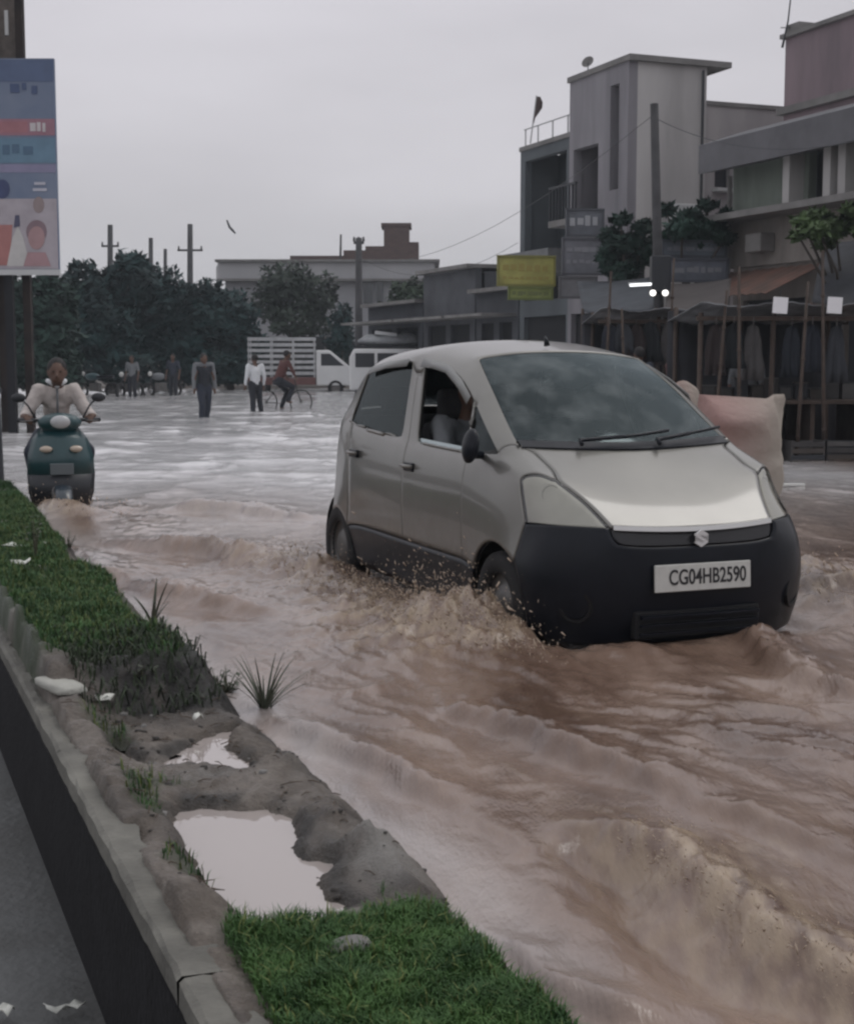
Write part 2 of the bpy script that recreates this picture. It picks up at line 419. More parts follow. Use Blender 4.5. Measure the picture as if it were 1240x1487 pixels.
def turf_mask(s, t):
    a = sstep(5.12, 5.45, s + .18 * fbm(s * 4, t * 4, 3, 31)) * sstep(14.5, 13, s)
    b = sstep(2.90, 2.74, s + .10 * fbm(s * 6, t * 6, 3, 32) + .03 * sstep(.9, .7, t)) * sstep(.64, .70, t + .03 * fbm(s * 5, t * 5, 2, 3))
    c = sstep(.45, .75, fbm(s * 3, t * 3, 3, 36) + .9 * blob(s, t, 3.75, .70, .22, .06) + .7 * blob(s, t, 4.9, .72, .3, .1))
    e = np.interp(s, EDGE_S, EDGE_T) + .085 * fbm(s * 3.1, t * 3.1, 5, 11, .6)
    bare = sstep(-.55, -.15, fbm(s * 2.6, t * 4.2, 4, 38)); a = a * (.25 + .75 * bare); b = b * (.35 + .65 * sstep(-.6, -.2, fbm(s * 5, t * 5, 3, 39)))
    return np.clip(np.maximum(np.maximum(a, b), .6 * c * sstep(4.9, 4.6, s) * sstep(2.9, 3.0, s)), 0, 1) * sstep(.02, .13, e - t + .05 * fbm(s * 11, t * 11, 3, 37))
ss = np.concatenate([np.arange(1.7, 6, .0125), np.arange(6, 17, .035)]); tt = np.concatenate([np.arange(.56, 1.75, .0125)])
T_, S_ = np.meshgrid(tt, ss)
X_ = S_ * UX + T_ * RX; Y_ = S_ * UY + T_ * RY
Z_ = verge_h(S_, T_, X_, Y_)
grey = np.clip(1.3 * blob(S_, T_, 3.22, 1.15, .2, .09) + .9 * blob(S_, T_, 2.93, 1.06, .07, .1) + .8 * blob(S_, T_, 4.05, .95, .12, .25) * sstep(-.2, .3, fbm(S_ * 6, T_ * 6, 3, 41)), 0, 1) * sstep(-.5, .2, fbm(S_ * 9, T_ * 9, 3, 42))
black = np.clip(2.6 * blob(S_, T_, 5.12, 1.02, .28, .24) + .9 * blob(S_, T_, 4.12, 1.14, .08, .14) + .6 * blob(S_, T_, 3.34, 1.07, .12, .035) + .5 * blob(S_, T_, 3.05, 1.1, .05, .12), 0, 1) * sstep(-.9, -.1, fbm(S_ * 8, T_ * 8, 3, 43))
dp_ = np.minimum(sdpoly(X_, Y_, PW1), sdpoly(X_, Y_, PW2)); ed_ = np.interp(S_, EDGE_S, EDGE_T) - T_
wet = np.clip(.85 * np.exp(-((dp_ - .01) / .035) ** 2) * sstep(-.5, .3, fbm(S_ * 7, T_ * 7, 3, 44)) + .7 * np.exp(-(ed_ / .07) ** 2) * sstep(-.6, .2, fbm(S_ * 5, T_ * 5, 3, 45)), 0, 1)
black = np.maximum(black, wet)
verge = struct(grid_mesh('verge', X_, Y_, Z_, verge_material(), None, {'grey': grey, 'black': black, 'turf': turf_mask(S_, T_) * .9}))
# standing water in the hollows: clear puddles that mirror the sky
M_pud = mat('puddle_water', (0.40, 0.355, 0.335), 0.015, ior=2.2)
def puddle(name, P, grow):
    cx = sum(a for a, b in P) / len(P); cy = sum(b for a, b in P) / len(P)
    vs = [(cx, cy, .0455)]; n = len(P)
    for a, b in P:
        d = Vector((a - cx, b - cy)); l = d.length; d = d * ((l + grow) / l); vs.append((cx + d.x, cy + d.y, .0455))
    return raw(name, vs, [(0, i + 1, (i + 1) % n + 1) for i in range(n)], M_pud)
struct(puddle('puddle', PW1, .06)); struct(puddle('puddle', PW2, .06))

# ------------------------------------------------------------------ the flood
def wake(pp): return [(gp(a, b, 0).x, gp(a, b, 0).y) for a, b in pp]
def water_material():
    m = bpy.data.materials.new('muddy_flood_water'); m.use_nodes = True
    nt = m.node_tree; N, L = nt.nodes, nt.links; p = N['Principled BSDF']
    geo = N.new('ShaderNodeNewGeometry')
    mp = N.new('ShaderNodeMapping'); mp.inputs['Rotation'].default_value = (0, 0, -ROAD); mp.inputs['Scale'].default_value = (2.2, .7, 1)
    L.new(geo.outputs['Position'], mp.inputs[0])
    n1 = N.new('ShaderNodeTexNoise'); n1.inputs['Scale'].default_value = 1.1; n1.inputs['Detail'].default_value = 7; n1.inputs['Roughness'].default_value = .6
    L.new(mp.outputs[0], n1.inputs['Vector'])
    rp = N.new('ShaderNodeValToRGB'); e = rp.color_ramp.elements
    e[0].position = .33; e[0].color = (.095, .056, .039, 1); e[1].position = .68; e[1].color = (.28, .20, .157, 1); k_ = e.new(.47); k_.color = (.17, .112, .084, 1)
    L.new(n1.outputs['Fac'], rp.inputs[0])
    fo = N.new('ShaderNodeAttribute'); fo.attribute_name = 'foam'
    n2 = N.new('ShaderNodeTexNoise'); n2.inputs['Scale'].default_value = 9; n2.inputs['Detail'].default_value = 6
    L.new(mp.outputs[0], n2.inputs['Vector'])
    mr = N.new('ShaderNodeMapRange'); mr.inputs['From Min'].default_value = .35; mr.inputs['From Max'].default_value = .62
    L.new(n2.outputs['Fac'], mr.inputs['Value'])
    mu = N.new('ShaderNodeMath'); mu.operation = 'MULTIPLY'; L.new(fo.outputs['Fac'], mu.inputs[0]); L.new(mr.outputs[0], mu.inputs[1])
    mx = N.new('ShaderNodeMixRGB'); L.new(mu.outputs[0], mx.inputs[0]); L.new(rp.outputs[0], mx.inputs[1]); mx.inputs[2].default_value = (.38, .295, .205, 1)
    si = N.new('ShaderNodeAttribute'); si.attribute_name = 'silt_sheen'
    ms = N.new('ShaderNodeMixRGB'); L.new(si.outputs['Fac'], ms.inputs[0]); ms.inputs[1].default_value = (.66, .655, .66, 1); L.new(mx.outputs[0], ms.inputs[2])  # pale base colour stands in for sky reflected on the far water
    L.new(ms.outputs[0], p.inputs['Base Color'])
    p.inputs['IOR'].default_value = 1.6
    r2 = N.new('ShaderNodeMapRange'); r2.inputs['To Min'].default_value = .045; r2.inputs['To Max'].default_value = .22
    L.new(fo.outputs['Fac'], r2.inputs['Value']); L.new(r2.outputs[0], p.inputs['Roughness'])
    n3 = N.new('ShaderNodeTexNoise'); n3.inputs['Scale'].default_value = 12; n3.inputs['Detail'].default_value = 7; n3.inputs['Roughness'].default_value = .62
    L.new(mp.outputs[0], n3.inputs['Vector'])
    b = N.new('ShaderNodeBump'); b.inputs['Strength'].default_value = .40; b.inputs['Distance'].default_value = .016
    n5 = N.new('ShaderNodeTexNoise'); n5.inputs['Scale'].default_value = 46; n5.inputs['Detail'].default_value = 3; L.new(mp.outputs[0], n5.inputs['Vector'])
    ad = N.new('ShaderNodeMath'); ad.operation = 'MULTIPLY_ADD'; L.new(n5.outputs['Fac'], ad.inputs[0]); ad.inputs[1].default_value = .30; L.new(n3.outputs['Fac'], ad.inputs[2])
    L.new(ad.outputs[0], b.inputs['Height']); L.new(b.outputs[0], p.inputs['Normal'])
    return m
M_water = water_material()
def carxy(x, y):
    dx, dy = x - CARX, y - CARY
    return dx * CF[0] + dy * CF[1], dx * CL[0] + dy * CL[1]
WAKES = [  # photo polylines of crests, height, width
    ([(300, 1000), (430, 1068), (553, 1121), (634, 1166), (743, 1224), (801, 1290), (900, 1370)], .030, .09),
    ([(600, 1010), (750, 1063), (860, 1105), (995, 1156), (1103, 1187), (1236, 1243), (1400, 1310)], .034, .10),
    ([(640, 1330), (740, 1374), (800, 1427), (893, 1455), (1000, 1490)], .022, .06),
    ([(240, 735), (358, 740), (469, 760)], .05, .25),
    ([(60, 790), (136, 836), (261, 865), (380, 885), (470, 905)], .040, .18),
    ([(150, 780), (300, 800), (420, 830), (520, 850)], .05, .20),
    ([(1080, 930), (1160, 985), (1260, 1030)], .05, .14),
]
BREAK = wake([(780, 1185), (870, 1205), (925, 1232), (985, 1275), (1042, 1318), (1123, 1385), (1215, 1430), (1330, 1480)])
def water_fields(X, Y):
    s, t = world2road(X, Y)
    cx_, cy_ = carxy(X, Y)
    e = np.interp(s, EDGE_S, EDGE_T); e = np.where(s > 15.5, -99, e)
    calm = .22 + .78 * sstep(.0, .8, t - e)
    far = sstep(9, 22, Y)
    w1 = .35 * fbm(s * .9, t * 1.4, 3, 51); w2 = .25 * fbm(s * 1.3 + 7, t * 1.7, 3, 52)
    a_, b_ = s + w1, t + w2
    act = .45 + 1.0 * sstep(-.25, .35, fbm(s * .45, t * 1.1, 3, 53))          # livelier and calmer patches
    ch = (ridged(a_ * .9, b_ * 2.4, 2, 1) - .4) * .020 + (ridged(a_ * 2.3 + .7 * b_, b_ * 5.2, 2, 2) - .4) * .0165 + (ridged(a_ * 5.5 + 2 * b_, b_ * 11.5, 2, 3) - .4) * .0078 + (ridged(a_ * 13 - 4 * b_, b_ * 25, 2, 5) - .4) * .0036
    ch = ch * act
    chf = (ridged(X * .55 + .3 * fbm(X * .5, Y * .5, 3, 68), Y * .42, 4, 6) - .45) * .085 + .016 * fbm(X * 2.6, Y * 1.9, 3, 66)
    z = ch * calm * (1 - far) + chf * far
    foam = .10 * sstep(.5, .8, ridged(s * .7, t * 2.3, 3, 17)) * (1 - far)
    fine = ridged(s * 10, t * 13, 3, 83) - .4; finer = ridged(s * 26, t * 31, 2, 84) - .4
    for pp, a, w in WAKES:
        d, sd, par = polydist(X, Y, wake(pp))
        dd = d * sd + .10 * fbm(s * 1.7, t * 1.7, 4, 71, .6)
        br = .25 + .85 * sstep(-.4, .2, fbm(s * 1.1, t * 1.1, 3, 72))
        env = sstep(0, .15, par) * sstep(1, .8, par) * br
        prof = 1.45 * np.where(dd < 0, np.exp(-(dd / (w * .42)) ** 2), np.exp(-(dd / (w * 1.3)) ** 2))
        z = z + a * env * (prof * (1 + .5 * fine) - .55 * np.exp(-((dd + 1.2 * w) / w) ** 2))
    # breaking brown wave in the near right corner
    d, sd, par = polydist(X, Y, BREAK)
    dd = d * sd + .09 * fbm(s * 2.6, t * 2.6, 4, 73, .6)
    env = sstep(0, .3, par) * (.45 + .75 * vnoise(s * 2.3, t * 2.3, 77))
    crest = np.where(dd < 0, np.exp(-(dd / .05) ** 2), np.exp(-(dd / .13) ** 2))
    z = z + env * (.072 * crest * (1 + .35 * fine + .18 * finer) - .085 * np.exp(-((dd + .15) / .11) ** 2))
    foam = np.maximum(foam, .9 * sstep(0, .3, par) * np.exp(-((dd - .03) / .17) ** 2))
    foam = np.maximum(foam, .6 * np.exp(-((s - 3.1) ** 2 / .2 + (t - 2.0) ** 2 / .12)) * sstep(-.1, .3, fbm(s * 4, t * 6, 3, 79)))
    # churned water along both flanks of the car and its bow wave
    rough = ridged(s * 3.2, t * 4.0, 3, 81) - .3
    al = sstep(-4.2, -2.4, cx_) * sstep(.95, .35, cx_)
    side = al * np.exp(-((cy_ - 1.05) / .34) ** 2)
    z = z + side * (.015 + .065 * rough + .022 * fine + .008 * finer)
    wf = np.exp(-(((cx_ - .16) / .42) ** 2 + ((cy_ - .90) / .20) ** 2))
    z = z + wf * (.155 + .075 * rough + .045 * fine + .016 * finer)
    wf2 = np.exp(-(((cx_ + .05) / .6) ** 2 + ((cy_ - 1.25) / .3) ** 2)); z = z + wf2 * (.02 + .05 * rough + .02 * fine)
    bo = np.exp(-(((cx_ - .88) / .17) ** 2)) * sstep(1.05, .5, np.abs(cy_))
    z = z + bo * (.032 + .03 * rough + .008 * fine)
    rs = sstep(-3.0, -1.6, cx_) * sstep(.95, .30, cx_) * np.exp(-((cy_ + 1.28) / .34) ** 2)
    z = z + rs * (.17 + .10 * rough + .03 * fine + .012 * finer)
    rs2 = np.exp(-(((cx_ - .9) / .5) ** 2 + ((cy_ + 1.0) / .35) ** 2)); z = z + rs2 * (.03 * rough + .012 * fine)
    foam = np.maximum(foam, np.clip(.7 * side + 1.0 * wf + .6 * wf2 + .8 * rs, 0, 1) * sstep(-.15, .2, rough + .4 * fine))
    trail = sstep(-2.5, -3.4, cx_) * sstep(-9, -5, cx_) * sstep(1.5, .8, np.abs(cy_ - .3)); foam = np.maximum(foam, .35 * trail * (rough + .3))
    # keep the water out of the car's cabin
    ins = sstep(.78, .66, np.abs(cy_)) * sstep(-2.85, -2.7, cx_) * sstep(.74, .60, cx_)
    z = z * (1 - ins) - .03 * ins
    # spray dome in front of the scooter
    sc = np.exp(-(((X + 3.10) / .30) ** 2 + ((Y - 12.0) / .35) ** 2)); z = z + sc * (.10 + .12 * rough + .05 * fine); foam = np.maximum(foam, sc * .9)
    k = sstep(.10, .0, t - e) ; z = z * (1 - k)
    return z, np.clip(foam, 0, 1)
ys = [1.9]
while ys[-1] < 80: ys.append(ys[-1] + max(.014, .0052 * ys[-1]))
xs = list(np.arange(-1.6, 3.4, .0155)); d_ = .0155
while xs[-1] < 45: d_ *= 1.035; xs.append(xs[-1] + min(d_, .5))
d_ = .0155; left = [-1.6]
while left[-1] > -40: d_ *= 1.022; left.append(left[-1] - min(d_, .4))
xs = left[::-1][:-1] + xs
XX, YY = np.meshgrid(np.array(xs), np.array(ys))
ZW, FO = water_fields(XX, YY)
sw, tw = world2road(XX, YY)
keep = ((tw > .95) | (sw > 16.2)) & (np.abs(XX) < YY * .42 + 3)
ee_ = np.where(sw > 15.5, -99, np.interp(sw, EDGE_S, EDGE_T))
SILT_SHEEN = np.clip(np.exp(-(((XX + 3.15) / .7) ** 2 + ((YY - 12.0) / .9) ** 2)) + sstep(18.0, 8.5, YY + 2.2 * fbm(XX * .5, YY * .35, 3, 91)), 0, 1)
SILT_SHEEN = np.maximum(SILT_SHEEN, sstep(9.5, 12.5, tw + .8 * fbm(XX * .4, YY * .3, 3, 92)) * sstep(34, 22, YY))          # browned for the dark reflection of the shops
SILT_SHEEN = SILT_SHEEN * (1 - .34 * np.exp(-((tw - ee_ - .10) / .14) ** 2) * sstep(-.45, .25, fbm(sw * 1.6, tw * 3, 3, 93)))   # paled for the sky reflection in the shallows by the verge
flood = struct(grid_mesh('flood_water', XX, YY, ZW, M_water, keep, {'foam': FO, 'silt_sheen': SILT_SHEEN}))
struct(MB().add([(-150, 66, .10), (150, 66, .10), (150, 400, .10), (-150, 400, .10), (-150, 65.2, -.3), (150, 65.2, -.3)], [(0, 1, 2, 3), (4, 5, 1, 0)]).build('far_bank', mat('bank_earth', (.10, .09, .08), .9, var=.3, scale=.6)))

# ================================================================== the car
M_paint = mat('silver_beige_paint', (0.205, 0.201, 0.185), 0.40, metal=0.6, var=0.06, scale=3, coat=0.7)
M_black = mat('black_plastic', (0.0065, 0.0085, 0.0135), 0.30, var=0.2, scale=8, spec=.25, bump=.12, bscale=6)
M_liner = mat('dark_liner', (0.008, 0.008, 0.009), 0.9)
M_glass = glass_mat('car_glass', tint=(.36, .42, .42), base=.0, gcol=(.68, .82, .86), painted_glare=.20)
def dirty(m):
    N, L = m.node_tree.nodes, m.node_tree.links; p = N['Principled BSDF']; src = p.inputs['Base Color'].links[0].from_socket
    geo = N.new('ShaderNodeNewGeometry'); sp = N.new('ShaderNodeSeparateXYZ'); L.new(geo.outputs['Position'], sp.inputs[0])
    nz = N.new('ShaderNodeTexNoise'); nz.inputs['Scale'].default_value = 5.5; nz.inputs['Detail'].default_value = 8; nz.inputs['Roughness'].default_value = .7; L.new(geo.outputs['Position'], nz.inputs['Vector'])
    mr = N.new('ShaderNodeMapRange'); mr.inputs['From Min'].default_value = .62; mr.inputs['From Max'].default_value = .12; L.new(sp.outputs['Z'], mr.inputs['Value'])
    n2 = N.new('ShaderNodeMapRange'); n2.inputs['From Min'].default_value = .42; n2.inputs['From Max'].default_value = .62; L.new(nz.outputs['Fac'], n2.inputs['Value'])
    mu = N.new('ShaderNodeMath'); mu.operation = 'MULTIPLY'; L.new(mr.outputs[0], mu.inputs[0]); L.new(n2.outputs[0], mu.inputs[1])
    mx = N.new('ShaderNodeMixRGB'); L.new(mu.outputs[0], mx.inputs[0]); L.new(src, mx.inputs[1]); mx.inputs[2].default_value = (.115, .095, .08, 1); L.new(mx.outputs[0], p.inputs['Base Color'])
    ml = N.new('ShaderNodeMath'); ml.operation = 'MULTIPLY_ADD'; L.new(mu.outputs[0], ml.inputs[0]); ml.inputs[1].default_value = -p.inputs['Metallic'].default_value; ml.inputs[2].default_value = p.inputs['Metallic'].default_value; L.new(ml.outputs[0], p.inputs['Metallic'])
dirty(M_paint)
M_sglass = glass_mat('side_glass', tint=(.34, .36, .36), base=.0, gcol=(.5, .56, .57))
M_chrome = mat('chrome', (0.62, 0.62, 0.63), 0.18, metal=1.0)
M_rubber = mat('tyre_rubber', (0.016, 0.016, 0.017), 0.85)
M_rim = mat('steel_rim', (0.14, 0.135, 0.13), 0.5, metal=0.6, var=.2)
M_lamp = mat('headlamp_housing', (0.52, 0.51, 0.46), 0.3, col2=(.46, .45, .40), scale=9)
M_lens = glass_mat('clear_lens', tint=(.96, .96, .93), base=.07, gcol=(.9, .9, .9)); M_bowl = mat('lamp_reflector', (.50, .49, .45), .35, metal=.3)
M_seat = mat('seat_fabric', (0.10, 0.10, 0.105), 0.95, var=.15, scale=12)
M_plate = mat('plate_white', (0.56, 0.56, 0.53), 0.5, var=.08, scale=20)
M_ink = mat('plate_ink', (0.02, 0.02, 0.022), 0.6)
car = thing('hatchback_car', 'silver-beige hatchback with black front bumper driving through the flood', 'car', (CARX, CARY, -DEPTH))
CARM = Matrix(((CF[0], CL[0], 0, 0), (CF[1], CL[1], 0, 0), (0, 0, 1, 0), (0, 0, 0, 1)))   # car axes: x forward, y to the car's right flank
V = {}
def P(n, x, y, z): V[n] = (x, y, z)
fg = {'r0': [(.655, 0, .17), (.65, .22, .17), (.62, .43, .17), (.55, .60, .18), (.46, .69, .20), (.385, .705, .22)],
      'r1': [(.72, 0, .33), (.715, .22, .33), (.685, .44, .33), (.60, .63, .33), (.49, .725, .34), (.385, .735, .36)],
      'r2': [(.735, 0, .50), (.73, .22, .50), (.70, .44, .50), (.61, .635, .50), (.49, .735, .49), (.355, .745, .46)],
      'r3': [(.722, 0, .632), (.716, .22, .632), (.69, .435, .640), (.60, .62, .645), (.475, .72, .62), (.290, .742, .535)],
      'r4': [(.690, 0, .708), (.685, .22, .708), (.655, .435, .722), (.565, .59, .728), (.46, .668, .726), (.335, .700, .722)],
      'r5': [(.555, 0, .800), (.55, .22, .800), (.50, .482, .832), (.44, .57, .838), (.37, .645, .836), (.287, .698, .83)],
      'r6': [(.40, 0, .885), (.395, .235, .886), (.335, .572, .932), (.303, .615, .950), (.272, .655, .946), (.240, .692, .928)],
      'r7': [(.26, 0, .963), (.25, .25, .965), (.20, .582, .988), (.18, .622, .988), (.165, .658, .977), (.15, .697, .952)],
      'r7b': [(.185, 0, 1.003), (.17, .25, 1.006), (.11, .585, 1.022), (.085, .625, 1.018), (.065, .66, 1.004), (.05, .70, .970)],
      'r8': [(.125, 0, 1.036), (.105, .25, 1.04), (.035, .588, 1.05), (.0, .636, 1.045), (-.035, .672, 1.018), (-.05, .702, .985)]}
cn = ['k0', 'k1', 'k2', 'k3', 's0', 's1']
for r, row in fg.items():
    for c, q in zip(cn, row): P(r + c, *q)
for n, q in {'p1': (.185, .745, .592), 'p2': (.075, .748, .612), 'p3': (-.056, .748, .584), 'p4': (-.197, .748, .455), 'p5': (-.228, .712, .22),
             'u1': (.20, .738, .742), 'u2': (.075, .745, .75), 'u3': (-.07, .748, .748), 'u4': (-.21, .75, .738),
             'w1': (.19, .722, .84), 'w2': (.075, .732, .855), 'w3': (-.07, .738, .865), 'w4': (-.21, .74, .875),
             'B4': (-.20, .712, .992), 'W4': (-.20, .694, 1.012)}.items(): P(n, *q)
def belt(x): return float(np.interp(-x, [.2, .78, 1.2, 1.75, 2.2, 2.6], [.998, 1.006, 1.022, 1.05, 1.07, 1.08]))
cols = {'5': -.33, '5c': -.362, '5b': -.55, '6': -.78, '7a': -1.05, '7': -1.16, '8': -1.285, '9': -1.75, '11': -2.24}
for c, x in cols.items():
    ty = 1 - .02 * max(0, (-x - 1.2)); lx = x
    P('L0' + c, lx, .708 * ty, .21); P('L1' + c, lx, .742 * ty, .475); P('u' + c, lx, .750 * ty, .725); P('w' + c, lx, .742 * ty, .89)
    P('B' + c, lx, .716 * ty, belt(x) - .015); P('W' + c, lx, .700 * ty, belt(x) + .004)
P('L111', -2.165, .73, .462); P('L011', -2.10, .70, .22); P('u11', -2.17, .735, .72); P('w11', -2.18, .727, .90)
P('q3', -2.38, .732, .572); P('q4', -2.60, .705, .466); P('q5', -2.665, .66, .22)
for c, x, y in (('12', -2.40, .715), ('13', -2.60, .675), ('14', -2.715, .57)):
    P('u' + c, x, y, .72); P('w' + c, x, y * .985, .90); P('B' + c, x + .02, y * .955, 1.085); P('W' + c, x + .04, y * .92, 1.115)
P('L114', -2.735, .58, .46); P('L014', -2.70, .55, .22)
for r, z, x in (('L0', .22, -2.72), ('L1', .46, -2.775), ('u', .72, -2.775), ('w', .90, -2.765), ('B', 1.085, -2.745), ('W', 1.115, -2.725)):
    P(r + 't1', x, .30, z); P(r + 't0', x - .01, 0, z)
gr = {'g1': [(-.115, 0, 1.195), (-.13, .26, 1.196), (-.172, .565, 1.172), (-.195, .612, 1.166), (-.215, .660, 1.135)],
      'g2': [(-.315, 0, 1.325), (-.33, .26, 1.322), (-.362, .540, 1.292), (-.385, .588, 1.282), (-.405, .634, 1.25)],
      'g2c': [(-.345, 0, 1.344), (-.36, .26, 1.341), (-.392, .536, 1.311), (-.415, .584, 1.300), (-.437, .630, 1.268)],
      'g2b': [(-.495, 0, 1.430), (-.51, .258, 1.426), (-.535, .515, 1.392), (-.562, .562, 1.378), (-.590, .610, 1.346)],
      'g3': [(-.690, 0, 1.517), (-.695, .25, 1.513), (-.705, .482, 1.480), (-.745, .535, 1.468), (-.800, .592, 1.425)]}
for r, row in gr.items():
    for k, q in enumerate(row): P(r + 'k%d' % k, *q)
for c, xt, zt in (('7a', -1.19, 1.462), ('7', -1.28, 1.466), ('8', -1.355, 1.466), ('9', -1.75, 1.452), ('11', -2.14, 1.412), ('12', -2.30, 1.365), ('13', -2.475, 1.335)):
    dz = 0
    yy = {'7a': .600, '7': .601, '8': .602, '9': .60, '11': .592, '12': .57, '13': .535}[c]
    P('T' + c, xt, yy, zt)
for c, x, zr in (('7a', -1.15, 1.512), ('7', -1.25, 1.515), ('8', -1.35, 1.514), ('9', -1.75, 1.500), ('11', -2.15, 1.462), ('12', -2.36, 1.425)):
    P('R' + c, x, .552 if c not in ('11', '12') else (.538 if c == '11' else .50), zr)
    P('K2' + c, x if c != '12' else -2.43, .46 if c != '12' else .43, zr + .038 if c != '12' else 1.445)
    P('K1' + c, x if c != '12' else -2.48, .25, zr + .064 if c != '12' else 1.478)
    P('K0' + c, x if c != '12' else -2.49, 0, zr + .072 if c != '12' else 1.486)
P('T14', -2.535, .44, 1.375)
F = []
def Q(part, *n): F.append((part, n))
rows = ['r0', 'r1', 'r2', 'r3', 'r4', 'r5', 'r6', 'r7', 'r7b', 'r8']
for i in range(9):
    for j in range(5):
        a, b = rows[i], rows[i + 1]
        if i < 4: part = 'grille' if (i == 3 and j < 2) else 'front_bumper'
        elif j < 2: part = 'bonnet'
        elif i < 6: part = 'headlight'
        else: part = 'fender'
        Q(part, a + cn[j], a + cn[j + 1], b + cn[j + 1], b + cn[j])
T0, T1, T2, T3, T3b, T4 = 'r4s1', 'r5s1', 'r6s1', 'r7s1', 'r7bs1', 'r8s1'
for q in (('r3s1', T0, 'u1', 'p1'), ('p1', 'u1', 'u2', 'p2'), ('p2', 'u2', 'u3', 'p3'), ('p3', 'u3', 'u4', 'p4'), (T0, T1, 'w1', 'u1'), (T1, T2, T3, 'w1'), ('w1', T3, T3b, 'w2'), ('w2', T3b, T4, 'w3'),
          ('u1', 'w1', 'w2', 'u2'), ('u2', 'w2', 'w3', 'u3'), ('u3', 'w3', 'w4', 'u4'), ('w3', T4, 'B4', 'w4'), ('p4', 'u4', 'u5', 'L15'), ('u4', 'w4', 'w5', 'u5'), ('w4', 'B4', 'B5', 'w5'), (T4, 'r8s0', 'W4', 'B4'), ('B4', 'W4', 'W5', 'B5')): Q('fender', *q)
Q('sill_cladding', 'p5', 'p4', 'L15', 'L05')
cl = list(cols)
for a, b in zip(cl[:-1], cl[1:]):
    door = 'front_door' if cols[b] >= -1.17 else 'rear_door'
    Q('sill_cladding', 'L0' + a, 'L1' + a, 'L1' + b, 'L0' + b)
    for r0, r1 in (('L1', 'u'), ('u', 'w'), ('w', 'B'), ('B', 'W')): Q(door, r0 + a, r1 + a, r1 + b, r0 + b)
Q('quarter_window', 'r8s0', 'W4', 'g1k4'); Q('quarter_window', 'W4', 'W5', 'g2k4', 'g1k4')
Q('front_door', 'W5', 'W5c', 'g2ck4', 'g2k4')
Q('front_window', 'W5c', 'W5b', 'g2bk4', 'g2ck4'); Q('front_window', 'W5b', 'W6', 'g3k4', 'g2bk4'); Q('front_window', 'W6', 'W7a', 'T7a', 'g3k4')
Q('front_door', 'W7a', 'W7', 'T7', 'T7a'); Q('rear_door', 'W7', 'W8', 'T8', 'T7')
Q('rear_window', 'W8', 'W9', 'T9', 'T8'); Q('rear_window', 'W9', 'W11', 'T11', 'T9')
Q('body', 'W11', 'W12', 'T12', 'T11'); Q('body', 'B11', 'B12', 'W12', 'W11'); Q('body', 'w11', 'w12', 'B12', 'B11'); Q('body', 'u11', 'u12', 'w12', 'w11'); Q('body', 'L111', 'u11', 'u12', 'q3')
Q('body', 'q3', 'u12', 'u13', 'q4'); Q('body', 'u12', 'u13', 'w13', 'w12'); Q('body', 'w12', 'w13', 'B13', 'B12'); Q('body', 'B12', 'B13', 'W13', 'W12'); Q('body', 'W12', 'W13', 'T13', 'T12')
Q('rear_bumper', 'q4', 'u13', 'u14', 'L114'); Q('rear_bumper', 'q5', 'q4', 'L114', 'L014')
for a, b in (('14', 't1'), ('t1', 't0')):
    Q('rear_bumper', 'L0' + a, 'L1' + a, 'L1' + b, 'L0' + b); Q('rear_bumper', 'L1' + a, 'u' + a, 'u' + b, 'L1' + b)
    Q('tailgate', 'u' + a, 'w' + a, 'w' + b, 'u' + b); Q('tailgate', 'w' + a, 'B' + a, 'B' + b, 'w' + b); Q('tailgate', 'B' + a, 'W' + a, 'W' + b, 'B' + b)
Q('body', 'u13', 'w13', 'w14', 'u14'); Q('body', 'w13', 'B13', 'B14', 'w14'); Q('body', 'B13', 'W13', 'W14', 'B14'); Q('body', 'W13', 'W14', 'T14', 'T13')
Q('back_window', 'W14', 'Wt1', 'K112', 'T14'); Q('back_window', 'Wt1', 'Wt0', 'K012', 'K112'); Q('body', 'T14', 'K112', 'K212')
Q('body', 'T13', 'T14', 'K212', 'R12'); Q('body', 'T12', 'T13', 'R12', 'R11'); Q('body', 'T11', 'T12', 'R11')
pr = ['r8', 'g1', 'g2', 'g2c', 'g2b', 'g3']
for a, b in zip(pr[:-1], pr[1:]):
    for k in range(4):
        na = [a + 'k%d' % k, a + ('k%d' % (k + 1) if not (a == 'r8' and k == 3) else 's0')]
        Q('windscreen' if k < 2 else 'body', na[0], na[1], b + 'k%d' % (k + 1), b + 'k%d' % k)
rc = ['7a', '7', '8', '9', '11', '12']
Q('body', 'g3k4', 'T7a', 'R7a', 'g3k3'); Q('body', 'g3k3', 'R7a', 'K27a', 'g3k2'); Q('body', 'g3k2', 'K27a', 'K17a', 'g3k1'); Q('body', 'g3k1', 'K17a', 'K07a', 'g3k0')
for a, b in zip(rc[:-1], rc[1:]):
    if b != '12': Q('body', 'T' + a, 'T' + b, 'R' + b, 'R' + a)
    for x, y in (('R', 'K2'), ('K2', 'K1'), ('K1', 'K0')): Q('body', x + a, x + b, y + b, y + a)
CENTRE = {'front_bumper', 'grille', 'bonnet', 'body', 'tailgate', 'back_window', 'rear_bumper', 'windscreen'}
